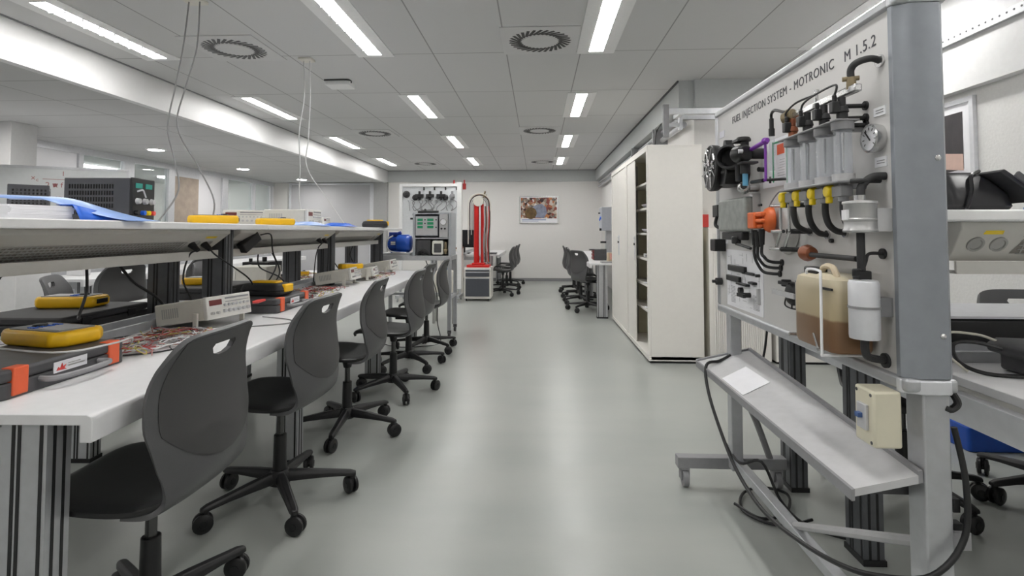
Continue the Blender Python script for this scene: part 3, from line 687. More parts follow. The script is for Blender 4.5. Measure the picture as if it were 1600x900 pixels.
S0 = make_psu(); S0.location = (-1.645, 1.98, 1.2055); S0.rotation_euler = (0, 0, TH + R(3)); S0.scale = (0.93, 1, 1.1); S0['label'] = 'dark power supply with teal digits and white knobs on the shelf'
dup(S0, (-2.19, 2.2, 1.2055), R(133), 'dark perforated power supply behind the blue folders, rear side showing').scale = (1, 1, 1.05)
# ---- papers and blue folders on the shelf
pst = MB()
for k in range(9): pst.x(T(-1.625 + random.uniform(-.004, .004), 1.575 + random.uniform(-.004, .004), 1.2055 + k * 0.0048, R(-14 + random.uniform(-1, 1)))).box(-0.16, 0.14, -0.085, 0.085, 0, 0.0046)
pst.x(None); tag(build('paper_stack', pst, PAPER), 'thick stack of white papers under the blue folder on the shelf', 'papers')
def sheet(name, pts_fn, nu, nv, mat, lab, cat, grp=None, th=0.0015):
    mb = MB(); vs_ = [pts_fn(i / nu, j / nv) for i in range(nu + 1) for j in range(nv + 1)]
    fs = [(i * (nv + 1) + j, (i + 1) * (nv + 1) + j, (i + 1) * (nv + 1) + j + 1, i * (nv + 1) + j + 1) for i in range(nu) for j in range(nv)]
    mb.add(vs_, fs); o = build(name, mb, mat); s = o.modifiers.new('s', 'SOLIDIFY'); s.thickness = th
    return tag(o, lab, cat, grp)
def cov(a, b):   # a along length, b across
    x = -1.72 + 0.38 * a + 0.02 * b; y = 1.52 + 0.12 * b + 0.17 * a
    z = 1.2065 + 0.056 * (1 - max(0, a - 0.45) / 0.55) ** 1.4 + 0.012 * math.sin(PI * b) * (1 - a) + (0.012 if a < 0.4 else 0.012 * (1 - a) / 0.6)
    return (x, y, z)
sheet('folder', cov, 18, 6, BLUL, 'pale blue plastic folder curling over the paper stack', 'folder')
def cov2(a, b):
    x = -1.425 + 0.048 * a - 0.10 * b; y = 1.60 + 0.23 * a + 0.02 * b; z = 1.2065 + 0.048 * (1 - a) ** 1.1 * min(1, b / 0.3) + 0.001
    return (x, y, z)
sheet('folder', cov2, 12, 6, BLUF, 'deep blue folder flap drooping beside the paper stack', 'folder')
def bag1(cx, cy, lx, ly, hz, sd):
    rnd = random.Random(sd); H = [[rnd.random() for _ in range(9)] for _ in range(9)]
    def f(a, b):
        e = min(a, 1 - a, b, 1 - b) * 4; e = min(1, e)
        return (cx + lx * (a - 0.5), cy + ly * (b - 0.5) + 0.01 * H[int(a * 8)][int(b * 8)], 1.208 + hz * e * (0.4 + 0.6 * H[int(a * 8)][int(b * 8)]))
    return f
sheet('plastic_bag', bag1(-1.52, 3.42, 0.22, 0.3, 0.025, 3), 8, 8, BLUL, 'crumpled pale blue plastic bag before the pale instrument', 'plastic bag')
sheet('plastic_bag', bag1(-1.53, 4.05, 0.2, 0.26, 0.028, 5), 8, 8, BLUF, 'crumpled strong blue bag beside the white instrument box', 'plastic bag')
# ---- pouches
def make_pouch():
    t = thing('tester_pouch', '', 'pouch', (0, 0, 0), 0, 'black pouches with yellow testers', local=True)
    build('body', MB().rings([[Vector((x * k, y * k, z)) for x, y in rpoly(0.25, 0.15, 0.04)] for k, z in ((0.9, 0), (1, 0.015), (1, 0.04), (0.9, 0.062), (0.7, 0.068))]), BLKM, t, bevel=0.004)
    build('zip', MB().prism(rpoly(0.254, 0.154, 0.042), 'xy', 0.026, 0.031), BLKG, t)
    build('tester', MB().prism(rpoly(0.16, 0.07, 0.02), 'xy', 0.06, 0.078).box(0.09, 0.135, -0.04, 0.04, 0.02, 0.062), YEL, t, bevel=0.006)
    return t
PO = make_pouch(); PO.location = on(-0.40, 2.93, 0.8185); PO.rotation_euler = (0, 0, R(-5)); PO['label'] = 'black pouch with a yellow tester peeking out, on the second strapped case'
dup(PO, (-1.555, 5.05, 1.2055), R(15), 'dark pouch with a yellow strip at the far end of the shelf').scale = (0.95, 0.9, 0.95)
# ---- wiring
def tangle(c, sx, sy, n, seed, cols, lab, z0=0.742):
    rnd = random.Random(seed); mb = MB()
    for k in range(n):
        mb.mat(k % len(cols)); p = []
        x, y = rnd.uniform(-sx, sx), rnd.uniform(-sy, sy); a = rnd.uniform(0, 6.28)
        for q in range(6):
            p.append((c[0] + x, c[1] + y, z0 + rnd.uniform(0.003, 0.03)))
            a += rnd.uniform(-1.3, 1.3); x = max(-sx, min(sx, x + 0.05 * math.cos(a))); y = max(-sy, min(sy, y + 0.07 * math.sin(a)))
        mb.tube(p, 0.0019, n=5, k=4)
    mb.x(None); o = build('test_leads', mb, cols); return tag(o, lab, 'wires', None, 'stuff')
WC = [M('lead_red', (0.5, 0.04, 0.04), 0.4), BLK, M('lead_white', (0.7, 0.68, 0.66), 0.4), M('lead_brown', (0.3, 0.12, 0.08), 0.4), M('lead_pink', (0.6, 0.3, 0.28), 0.4), M('lead_yellow', (0.6, 0.55, 0.12), 0.4), PAPER, GREYM]
tangle(on(-0.40, 2.0), 0.15, 0.20, 64, 11, WC, 'tangled red and black test leads beside the near tool case')
tangle(on(-0.42, 3.62), 0.13, 0.28, 70, 12, WC, 'tangled red leads on the bench before the tester-topped generator')
tangle(on(-0.32, 5.0), 0.1, 0.2, 30, 13, WC, 'bright red leads near the far end of the bench')
tangle(on(-0.95, 4.9), 0.2, 0.35, 30, 14, WC, 'loose wires on the far half of the bench')
tangle(on(-0.95, 1.75), 0.2, 0.2, 30, 15, WC, 'loose wires left of the wide black case')
for pts, lab, mt in (([(-1.42, 1.78, 0.745), (-1.33, 1.85, 0.745), (-1.30, 2.0, 0.746), (-1.42, 2.15, 0.76), (-1.6, 2.2, 0.745), (-1.72, 2.0, 0.745)], 'black lead looping off the tangle near the case', BLK),
                     ([(-1.45, 1.83, 0.75), (-1.36, 1.95, 0.75), (-1.4, 2.12, 0.747), (-1.5, 2.06, 0.745)], 'red lead looping in front of the tangle', WC[0]),
                     ([(-1.37, 2.62, 0.745), (-1.2, 2.55, 0.743), (-1.16, 2.45, 0.743), (-1.3, 2.35, 0.743), (-1.34, 2.3, 0.743)], 'thin grey lead curling in front of the nearest generator', CAB),
                     ([(-1.95, 1.55, 0.85), (-1.62, 1.42, 0.86), (-1.36, 1.45, 0.83), (-1.312, 1.6, 0.824), (-1.33, 1.70, 0.822), (-1.39, 1.78, 0.79), (-1.47, 1.85, 0.752)], 'grey cable draped over the near tool case', CABL)):
    tag(build('test_lead', MB().tube(pts, 0.003, n=6), mt), lab, 'wire', 'single leads on the bench')
# plugs, adapters and cords hanging from the trunking
def cord(pts, lab, r=0.0045, mt=BLK, grp='black cords hanging under the shelf'):
    tag(build('loose_cable', MB().tube(pts, r), mt), lab, 'cable', grp)
p = on(-0.555, 2.47, 1.13); q = on(-0.535, 2.56, 1.12)
for v, lab, ends in ((2.45, 'black plug and cord left in the first trunking end', [(-0.53, 2.43, 1.06), (-0.55, 2.42, 0.95), (-0.56, 2.5, 0.85), (-0.6, 2.62, 0.78)]),
                     (2.55, 'black plug and cord right in the first trunking end', [(-0.5, 2.6, 1.05), (-0.47, 2.72, 0.98), (-0.45, 2.85, 0.9), (-0.47, 2.95, 0.79)]),
                     (4.03, 'black plug and cord left in the second trunking end', [(-0.53, 4.02, 1.04), (-0.56, 4.05, 0.95), (-0.6, 4.12, 0.78)]),
                     (4.13, 'black plug and cord right in the second trunking end', [(-0.5, 4.16, 1.05), (-0.52, 4.2, 0.9), (-0.54, 4.24, 0.78)])):
    t = thing('power_plug', lab, 'plug', on(-0.53, v, 1.10), 0, 'plugs in the bench trunking')
    a = Vector(on(-0.535, v, 1.11)); b = a + Vector((0.035, 0.0, -0.03))
    build('plug', MB().cyl(a, b, 0.018, 0.011, n=12), BLK, t)
    build('cord', MB().tube([b] + [Vector(on(*e)) for e in ends], 0.004), BLK, t)
cord([on(-0.62, 1.95, 1.05), on(-0.60, 1.93, 0.95), on(-0.56, 1.85, 0.87), on(-0.5, 1.78, 0.875)], 'straight black cord dropping to the large yellow tester', 0.005)
cord([on(-0.6, 1.62, 1.06), on(-0.64, 1.6, 0.98), on(-0.7, 1.58, 0.88), on(-0.72, 1.62, 0.78)], 'black cord at the left picture edge under the shelf', 0.005)
cord([on(-0.7, 2.2, 1.05), on(-0.68, 2.28, 0.95), on(-0.66, 2.4, 0.87), on(-0.66, 2.5, 0.78)], 'thick black cord reaching the rail beside the black case', 0.006)
cord([on(-0.56, 3.15, 1.05), on(-0.6, 3.25, 0.95), on(-0.55, 3.4, 0.88), on(-0.52, 3.5, 0.8)], 'black cord crossing the second bay')
cord([on(-0.58, 3.35, 1.05), on(-0.52, 3.3, 0.95), on(-0.56, 3.2, 0.82), on(-0.62, 3.15, 0.79)], 'black cord sagging in the second bay toward the pouch')
cord([on(-0.56, 4.45, 1.1), on(-0.58, 4.48, 0.95), on(-0.55, 4.55, 0.85), on(-0.53, 4.6, 0.79)], 'black cord in the third bay beside the dark post')
cord([on(-0.56, 5.0, 1.05), on(-0.6, 5.02, 0.95), on(-0.58, 5.1, 0.85), on(-0.56, 5.15, 0.79)], 'thin black cord in the middle of the third bay')
t = thing('power_adapter', 'black power adapter hanging from the second trunking by its cord', 'power adapter', on(-0.5, 2.95, 1.08))
build('brick', MB().x(T(*on(-0.50, 2.92, 1.11), TH + R(70), R(0), R(-35))).box(-0.065, 0.065, -0.025, 0.025, -0.03, 0.03), BLK, t, bevel=0.008)
build('cord', MB().tube([Vector(on(-0.46, 2.97, 1.15)), Vector(on(-0.44, 3.05, 1.15)), Vector(on(-0.45, 3.1, 1.05)), Vector(on(-0.43, 3.15, 0.93)), Vector(on(-0.45, 3.1, 0.85)), Vector(on(-0.46, 3.08, 0.83))], 0.004), BLK, t)
tag(build('cable_clip', MB().box(*[0, 0.1], 0, 0.02, 0, 0.01).x(None), BLK), 'x', 'x')
bpy.data.objects.remove(bpy.data.objects['cable_clip'])
# dark device and monitor behind the bench in the second bay
t = thing('bench_meter', 'dark instrument stack behind the bench in the second bay', 'electronic instrument', (-2.5, 4.7, 0.741))
build('body', MB().box(-2.6, -2.36, 4.6, 4.85, 0.80, 0.9), BLK, t, bevel=0.005)
build('base', MB().box(-2.62, -2.34, 4.58, 4.87, 0.741, 0.775).box(-2.5, -2.46, 4.7, 4.75, 0.775, 0.8), BLK, t, bevel=0.004)
build('top_knob', MB().cyl((-2.55, 4.65, 0.9), (-2.55, 4.65, 0.93), 0.015), BLKG, t); build('top_knob', MB().cyl((-2.45, 4.7, 0.9), (-2.45, 4.7, 0.94), 0.02), BLKG, t)
# ============================================================ SECOND LEFT BENCH + WHITEBOARD
SB = bench('white workbench farther left, behind the chairs, seen under the shelf', 'workbench', (-4.05, 0, 0), 0, 4.6, 9.2, [4.8, 7.0, 9.0], shelf=False)
t = thing('whiteboard', 'mobile whiteboard with red handwritten formulas on the left', 'whiteboard', (-4.5, 4.5, 0), R(29), local=True)
build('board', MB().box(-0.9, 0.72, -0.008, 0.012, 1.0, 1.73), M('whiteboard_face', (0.74, 0.76, 0.77), 0.25, var=0.02), t)
build('frame', MB().box(-0.92, 0.74, -0.014, 0.018, 1.73, 1.752).box(-0.92, 0.74, -0.014, 0.018, 0.978, 1.0).box(0.72, 0.74, -0.014, 0.018, 1.0, 1.73).box(-0.92, -0.9, -0.014, 0.018, 1.0, 1.73), ALUL, t, bevel=0.002)
for x in (-0.8, 0.62):
    build('leg', MB().box(x - 0.02, x + 0.02, 0.02, 0.05, 0.07, 1.6), ALU, t)
    build('foot', MB().box(x - 0.02, x + 0.02, -0.28, 0.3, 0.05, 0.08).cyl((x - 0.01, -0.25, 0.025), (x + 0.01, -0.25, 0.025), 0.025).cyl((x - 0.01, 0.27, 0.025), (x + 0.01, 0.27, 0.025), 0.025), ALU, t)
WM = Matrix.Rotation(PI / 2, 4, 'X')
def wbt(s_, x, z, sz): text('handwriting', s_, sz, Matrix.Translation((x, -0.0095, z)) @ WM, M('marker_red', (0.42, 0.17, 0.17), 0.6), t, 0.0003)
wbt('x', 0.02, 1.63, 0.06); wbt('c', 0.055, 1.615, 0.045); wbt('1', 0.23, 1.67, 0.06); wbt('2 \u03c0 f C', 0.12, 1.565, 0.065); wbt('2\u03c0fC', 0.12, 1.44, 0.06); wbt('1', -0.3, 1.62, 0.07)
build('handwriting', MB().box(0.1, 0.34, -0.0095, -0.0088, 1.635, 1.639), MATS['marker_red'], t)
tag(build('storage_cabinet', MB().box(-4.1, -3.36, 3.3, 3.55, 0.0, 1.02), WHITE, bevel=0.004), 'low white cabinet at the left edge, seen below the shelf', 'cabinet')
# trunking and boxes seen below the shelf at far left
for x0, y0, lab in ((-4.5, 5.0, 'small white socket box on the far left bench, first'), (-4.75, 5.6, 'small white socket box on the far left bench beside the rail')):
    tag(build('socket_box', MB().box(x0 - 0.08, x0 + 0.08, y0, y0 + 0.1, 0.741, 0.81), WHITE, bevel=0.003), lab, 'socket box')
# ============================================================ STEEL TROLLEY WITH ANALYSER AND MOTOR
t = thing('trolley', 'grey steel trolley on casters carrying the green-display analyser', 'trolley', (-1.36, 6.08, 0))
build('top', MB().box(-1.76, -0.95, 5.85, 6.3, 0.85, 0.90), ALU, t, bevel=0.003)
for x in (-1.74, -0.97):
    for y in (5.87, 6.28):
        lg = build('leg', MB().box(x - 0.02, x + 0.02, y - 0.02, y + 0.02, 0.085, 0.85), ALU, t, bevel=0.002)
        build('caster', MB().cyl((x - 0.012, y, 0.035), (x + 0.012, y, 0.035), 0.035).box(x - 0.02, x + 0.02, y - 0.012, y + 0.02, 0.05, 0.085), GREYD, lg)
build('lower_rail', MB().box(-1.74, -0.97, 6.26, 6.3, 0.42, 0.45).box(-0.985, -0.955, 5.89, 6.26, 0.42, 0.45).box(-1.755, -1.725, 5.89, 6.26, 0.42, 0.45), ALU, t)
t = thing('gas_analyser', 'grey analyser rack with green digit displays on the trolley', 'electronic instrument', (-1.17, 6.05, 0.9))
F = M('rack_grey', (0.42, 0.44, 0.47), 0.45, metal=0.2)
yy = 5.9
fr_ = MB().box(-1.39, -1.36, yy, 6.25, 0.9, 1.38).box(-0.99, -0.96, yy, 6.25, 0.9, 1.38).box(-1.36, -0.99, yy, 6.25, 1.36, 1.38).box(-1.36, -0.99, yy, 6.25, 1.085, 1.1).box(-1.36, -0.99, 6.2, 6.25, 0.9, 1.36)
build('rack', fr_, F, t, bevel=0.002)
pn_ = build('display_panel', MB().box(-1.365, -1.10, yy - 0.01, yy + 0.02, 1.115, 1.345), M('panel_frame_dark', (0.06, 0.065, 0.08), 0.4), t, bevel=0.006)
build('panel_plate', MB().box(-1.355, -1.11, yy - 0.012, yy - 0.009, 1.125, 1.335), GREYL, pn_)
for i in range(3):
    for j in range(2):
        build('digit_display', MB().box(-1.335 + j * 0.11, -1.275 + j * 0.12, yy - 0.015, yy - 0.011, 1.285 - i * 0.04, 1.312 - i * 0.04), LED, pn_)
build('buttons', MB().cyl((-1.25, yy - 0.018, 1.298), (-1.25, yy - 0.01, 1.298), 0.008).cyl((-1.25, yy - 0.018, 1.258), (-1.25, yy - 0.01, 1.258), 0.008).cyl((-1.125, yy - 0.018, 1.298), (-1.125, yy - 0.01, 1.298), 0.008).cyl((-1.125, yy - 0.018, 1.215), (-1.125, yy - 0.01, 1.215), 0.008), BLK, pn_)
side = build('side_panel', MB().box(-1.09, -0.995, yy - 0.006, yy + 0.02, 1.105, 1.36), GREYL, t)
build('gauge', MB().cyl((-1.045, yy - 0.02, 1.275), (-1.045, yy - 0.005, 1.275), 0.032), PAPER, side)
build('gauge_rim', MB().lathe([(0.032, 0.0), (0.032, 0.018), (0.037, 0.018), (0.037, 0)], (-1.045, yy - 0.005, 1.275), (0, -1, 0)), STEEL, side)
build('knobs', MB().cyl((-1.065, yy - 0.016, 1.2), (-1.065, yy - 0.005, 1.2), 0.011).cyl((-1.028, yy - 0.016, 1.2), (-1.028, yy - 0.005, 1.2), 0.011), BLK, side)
build('top_pipes', MB().cyl((-1.33, yy, 1.39), (-1.1, yy, 1.39), 0.013).cyl((-1.25, yy, 1.39), (-1.25, yy, 1.42), 0.012).cyl((-1.3, yy + 0.03, 1.39), (-1.17, yy + 0.03, 1.4), 0.02), BLK, t)
build('pump_box', MB().box(-1.355, -1.19, yy + 0.01, 6.15, 0.905, 1.075), GREYD, t, bevel=0.004)
dv = build('printer', MB().prism(rpoly(0.125, 0.155, 0.02, cx=-1.108, cy=0.99), 'xz', yy - 0.01, 6.12), M('printer_cream', (0.75, 0.74, 0.68), 0.5), t, bevel=0.004)
build('printer_window', MB().prism(rpoly(0.08, 0.1, 0.008, cx=-1.108, cy=0.985), 'xz', yy - 0.013, yy - 0.01), GREYD, dv)
build('valve', MB().cyl((-1.02, yy, 1.05), (-1.02, yy, 0.92), 0.014).cyl((-1.04, yy, 0.96), (-1.0, yy, 0.96), 0.018), BRASS, t)
tag(build('hose_coil', MB().tube([(-1.32, 5.88, 0.91), (-1.3, 5.865, 0.95), (-1.26, 5.87, 0.965), (-1.22, 5.87, 0.94), (-1.2, 5.875, 0.91)], 0.012).tube([(-1.3, 5.89, 0.915), (-1.26, 5.865, 0.94), (-1.22, 5.89, 0.915)], 0.012), BLK), 'short black hose loop in front of the analyser', 'hose')
t = thing('electric_motor', 'blue electric motor with grey cable beside the analyser', 'motor', (-1.57, 6.05, 0.9))
build('base_plate', MB().box(-1.74, -1.42, 5.9, 6.2, 0.901, 0.93), ALU, t, bevel=0.003)
mb = MB().lathe([(0.06, -0.13), (0.085, -0.125), (0.088, -0.03), (0.098, -0.02), (0.1, 0.08), (0.098, 0.1), (0.085, 0.125), (0.05, 0.135)], (-1.56, 6.02, 1.035), (1, 0, 0), 28)
bd = build('body', mb, BLU, t)
fin = MB()
for k in range(20):
    a = 2 * PI * k / 20; c, s = math.cos(a), math.sin(a)
    fin.x(Matrix.Translation((-1.56, 6.02, 1.035)) @ Matrix.Rotation(a, 4, 'X')).box(-0.12, -0.03, -0.002, 0.002, 0.083, 0.096)
fin.x(None); build('fins', fin, M('motor_navy', (0.01, 0.03, 0.2), 0.35), bd)
build('terminal_box', MB().box(-1.68, -1.59, 5.98, 6.07, 1.115, 1.16).cyl((-1.6, 6.02, 1.14), (-1.55, 6.02, 1.155), 0.02), M('motor_navy', (0, 0, 0)), t, bevel=0.004)
build('rating_plate', MB().box(-1.645, -1.595, 5.925, 5.932, 1.02, 1.055), BEIGE, t)
build('foot', MB().box(-1.65, -1.47, 5.94, 5.98, 0.93, 0.95).box(-1.65, -1.47, 6.06, 6.1, 0.93, 0.95).box(-1.62, -1.5, 5.98, 6.06, 0.93, 0.965), BLU, t)
build('cable', MB().tube([(-1.62, 5.93, 1.12), (-1.67, 5.9, 1.08), (-1.68, 5.9, 1.0), (-1.64, 5.9, 0.95), (-1.56, 5.905, 0.935), (-1.46, 5.91, 0.932)], 0.008), CABL, t)
# clutter below the trolley
t = thing('jerrycan', 'off-white plastic can with blue cap under the trolley', 'plastic can', (-1.2, 6.9, 0.0), 0)
build('body', MB().rings([[Vector((-1.2 + x * k, 6.9 + y * k, z)) for x, y in rpoly(0.26, 0.2, 0.04)] for k, z in ((0.95, 0.38), (1, 0.4), (1, 0.6), (0.8, 0.66), (0.35, 0.68))]), M('can_white', (0.75, 0.72, 0.64), 0.5), t)
build('cap', MB().cyl((-1.2, 6.9, 0.68), (-1.2, 6.9, 0.73), 0.05), M('cap_blue', (0.02, 0.25, 0.6), 0.4), t)
tag(build('stool', MB().box(-1.36, -1.04, 6.76, 7.04, 0.345, 0.38).box(-1.34, -1.31, 6.78, 6.81, 0, 0.345).box(-1.09, -1.06, 6.78, 6.81, 0, 0.345).box(-1.34, -1.31, 6.99, 7.02, 0, 0.345).box(-1.09, -1.06, 6.99, 7.02, 0, 0.345), BEIGED, bevel=0.002), 'low grey stand holding the white plastic can', 'stand')
tag(build('floor_cable', MB().tube([(-1.25, 5.95, 0.84), (-1.1, 5.8, 0.5), (-1.08, 5.75, 0.2), (-1.02, 5.6, 0.012), (-1.15, 5.4, 0.01), (-1.4, 5.35, 0.01), (-1.6, 5.5, 0.01)], 0.005), BLK), 'black cable curving to the floor beneath the trolley', 'cable')
# ============================================================ SECOND DISPLAY BOARD (far)
t = thing('training_board', 'distant white training board with engine parts, left of the red rack', 'display board', (-1.85, 9.0, 0))
build('panel', MB().box(-2.3, -1.36, 9.0, 9.03, 0.95, 1.93), M('board_pale', (0.68, 0.7, 0.72), 0.4), t)
build('frame', MB().box(-2.35, -2.3, 8.98, 9.05, 0.2, 1.98).box(-1.36, -1.28, 8.95, 9.06, 0.2, 2.0).box(-2.3, -1.36, 8.98, 9.05, 1.93, 1.98).box(-2.3, -1.36, 8.98, 9.05, 0.9, 0.95), WHITE, t, bevel=0.004)
for x in (-2.32, -1.32):
    build('foot', MB().box(x - 0.03, x + 0.03, 8.75, 9.25, 0.06, 0.11).cyl((x - 0.01, 8.8, 0.03), (x + 0.01, 8.8, 0.03), 0.03).cyl((x - 0.01, 9.2, 0.03), (x + 0.01, 9.2, 0.03), 0.03).box(x - 0.02, x + 0.02, 8.98, 9.02, 0.1, 0.25), ALU, t)
for x, s_ in ((-2.23, 0.06), (-2.08, 0.05), (-1.56, 0.05)):
    build('pulley', MB().lathe([(0.01, 0.05), (s_ * 0.5, 0.05), (s_, 0.02), (s_, 0.0)], (x, 9.0, 1.80 if x < -2.2 else 1.745), (0, -1, 0)), BLKM, t)
for x, w in ((-2.0, 0.14), (-1.82, 0.13), (-1.63, 0.15), (-1.44, 0.07)):
    build('component', MB().box(x - w / 2, x + w / 2, 8.93, 9.0, 1.745, 1.80).cyl((x, 8.96, 1.70), (x, 8.96, 1.85), 0.02).cyl((x - w / 3, 8.95, 1.72), (x - w / 3, 8.95, 1.78), 0.025), BLK if w > 0.1 else GREYM, t, bevel=0.004)
    build('rail_clip', MB().box(x + 0.06, x + 0.08, 8.98, 9.0, 1.87, 1.925), BLK, t)
hs = MB(); rnd = random.Random(5)
for k in range(14):
    x = -2.2 + k * 0.06; hs.tube([(x, 8.98, 1.7), (x + rnd.uniform(-.04, .06), 8.96, 1.66), (x + rnd.uniform(-.06, .06), 8.96, 1.58), (x + rnd.uniform(-.08, .06), 8.98, 1.52)], 0.007, n=6)
build('hoses', hs, GREYM, t)
build('connectors', MB().box(-2.12, -2.08, 8.98, 9, 1.44, 1.47).box(-2.0, -1.85, 8.98, 9, 1.43, 1.455).box(-1.75, -1.47, 8.98, 9, 1.43, 1.455).box(-2.16, -2.1, 8.98, 9, 1.37, 1.4), BLK, t)
build('caption', MB().box(-2.2, -1.7, 8.997, 9.0, 0.93, 0.94), RED, t)
build('bottle', MB().cyl((-1.24, 9.0, 1.88), (-1.24, 9.0, 1.98), 0.03).cyl((-1.24, 9.0, 1.98), (-1.24, 9.0, 2.04), 0.012).cyl((-1.42, 9.02, 1.98), (-1.42, 9.02, 2.04), 0.015), M('bottle_maroon', (0.3, 0.02, 0.02), 0.3), t)
# ============================================================ PEDESTAL + RED RACK
t = thing('drawer_pedestal', 'dark-fronted drawer pedestal with pale frame under the red rack', 'drawer unit', (-1.01, 9.15, 0))
build('body', MB().box(-1.235, -0.785, 8.97, 9.45, 0.04, 0.56), CREAM, t, bevel=0.004)
for z0, z1, lab in ((0.5, 0.535, None), (0.41, 0.49, None), (0.08, 0.39, None)):
    dr = build('drawer', MB().box(-1.21, -0.81, 8.95, 8.97, z0, z1), M('drawer_dark', (0.07, 0.075, 0.09), 0.4), t, bevel=0.002)
    build('drawer_handle', MB().box(-1.21, -0.81, 8.94, 8.952, z1 - 0.012, z1), ALUL, dr)
for x in (-1.2, -0.83): build('caster', MB().cyl((x - 0.01, 9.0, 0.02), (x + 0.01, 9.0, 0.02), 0.02).cyl((x - 0.01, 9.4, 0.02), (x + 0.01, 9.4, 0.02), 0.02), BLK, t)
t = thing('hose_rack', 'tall red column rack draped with hoses on the drawer pedestal', 'hose rack', (-1.0, 9.2, 0.56))
build('base', MB().box(-1.2, -0.82, 9.0, 9.4, 0.561, 0.6).box(-1.12, -0.9, 9.08, 9.3, 0.6, 0.63), RED, t, bevel=0.006)
build('column', MB().cyl((-1.05, 9.2, 0.63), (-1.05, 9.2, 1.70), 0.05, n=20).cyl((-0.955, 9.2, 0.63), (-0.955, 9.2, 1.64), 0.026), RED, t)
build('column_strip', MB().box(-1.005, -0.985, 9.15, 9.17, 0.75, 1.6), ALUL, t)
build('hose_drum', MB().lathe([(0.03, 0), (0.09, 0.0), (0.09, 0.1), (0.03, 0.1)], (-1.02, 9.14, 1.69), (0, 1, 0)), BEIGE, t)
for k, (r_, m_) in enumerate(((0.19, BEIGE), (0.165, BLKM), (0.14, BEIGED), (0.115, GREYM), (0.175, COPPER))):
    dy = 9.14 + 0.02 * k
    pts = [(-1.0 - r_, dy, 0.95 + 0.08 * k), (-1.0 - r_, dy, 1.3), (-1.0 - r_, dy, 1.6)] + [(-1.0 - r_ * math.cos(a), dy, 1.63 + r_ * math.sin(a)) for a in (0.3, 0.8, 1.3, 1.8, 2.3, 2.8)] + [(-1.0 + r_, dy, 1.55), (-1.0 + r_ * 0.95, dy + 0.02, 1.2), (-1.0 + r_ * 0.9, dy, 0.8 + 0.05 * k), (-1.0 + r_ * 0.85, dy, 0.64)]
    build('hose', MB().tube(pts, 0.009, n=8, k=4), m_, t)
for k in range(7):
    x = -0.93 + k * 0.018; build('hose', MB().tube([(x, 9.1 + 0.01 * k, 1.6), (x + 0.01, 9.09, 1.3), (x - 0.012, 9.1, 1.0), (x, 9.12, 0.65)], 0.007, n=6, k=5), (REDM, GREYM, BLKM, COPPER, GREYL, REDM, BLKM)[k], t)
build('coupling', MB().cyl((-0.93, 9.15, 1.75), (-0.9, 9.15, 1.86), 0.015).cyl((-0.96, 9.15, 1.8), (-0.87, 9.15, 1.79), 0.012).cyl((-0.99, 9.15, 1.82), (-0.92, 9.15, 1.8), 0.006), BRASS, t)
# small white frame table, dark PC
t = thing('frame_table', 'narrow white frame table between the training board and pedestal', 'table', (-1.45, 9.55, 0))
build('top', MB().box(-1.75, -1.36, 9.35, 9.8, 0.86, 0.89), COPPER, t)
build('frame', MB().box(-1.4, -1.36, 9.35, 9.39, 0, 0.86).box(-1.75, -1.71, 9.35, 9.39, 0, 0.86).box(-1.4, -1.36, 9.76, 9.8, 0, 0.86).box(-1.75, -1.71, 9.76, 9.8, 0, 0.86).box(-1.71, -1.4, 9.35, 9.39, 0.2, 0.25).box(-1.71, -1.4, 9.35, 9.39, 0.82, 0.86), CREAM, t)
t = thing('monitor', 'black monitor standing left of the red rack', 'monitor', (-1.45, 10.3, 0.74))
build('screen', MB().box(-1.66, -1.2, 10.28, 10.31, 0.86, 1.2), BLKG, t, bevel=0.004)
build('stand', MB().box(-1.46, -1.4, 10.31, 10.34, 0.76, 1.0).box(-1.55, -1.31, 10.22, 10.42, 0.741, 0.76), BLK, t)
FB = bench('white workbench near the far wall behind the red rack', 'workbench', (-0.72, 0, 0), 0, 9.9, 12.3, [9.98, 12.2], shelf=False)
t = thing('laptop', 'flat dark laptop on the bench near the far wall', 'laptop', (-1.0, 10.1, 0.74))
build('base', MB().box(-1.0, -0.78, 10.0, 10.35, 0.741, 0.765), GREYD, t, bevel=0.004)
build('keyboard', MB().box(-0.97, -0.83, 10.03, 10.32, 0.765, 0.767), BLK, t)
# cable loop guard and floor triangle beside the far bench
# ============================================================ FAR POSTER
def poster_mat():
    m = bpy.data.materials.new('poster_print'); m.use_nodes = True; nt = m.node_tree; b = nt.nodes['Principled BSDF']
    tc = nt.nodes.new('ShaderNodeTexCoord'); v = nt.nodes.new('ShaderNodeTexVoronoi'); v.inputs['Scale'].default_value = 16
    n = nt.nodes.new('ShaderNodeTexNoise'); n.inputs['Scale'].default_value = 6
    nt.links.new(tc.outputs['Object'], v.inputs['Vector']); nt.links.new(tc.outputs['Object'], n.inputs['Vector'])
    r = nt.nodes.new('ShaderNodeValToRGB'); cr = r.color_ramp
    cr.elements[0].color = (0.04, 0.02, 0.02, 1); cr.elements[1].color = (0.75, 0.7, 0.68, 1)
    for pos, c in ((0.3, (0.28, 0.06, 0.04)), (0.45, (0.55, 0.22, 0.08)), (0.55, (0.12, 0.1, 0.1)), (0.7, (0.5, 0.4, 0.3))):
        e = cr.elements.new(pos); e.color = c + (1,)
    sp = nt.nodes.new('ShaderNodeSeparateColor'); nt.links.new(v.outputs['Color'], sp.inputs[0]); nt.links.new(sp.outputs[0], r.inputs[0])
    nt.links.new(r.outputs[0], b.inputs['Base Color']); b.inputs['Roughness'].default_value = 0.3
    return m
t = thing('wall_poster', 'framed engine-parts poster on the far wall above the aisle', 'poster', (0.03, YF - 0.03, 1.36))
PY = YF - 0.03
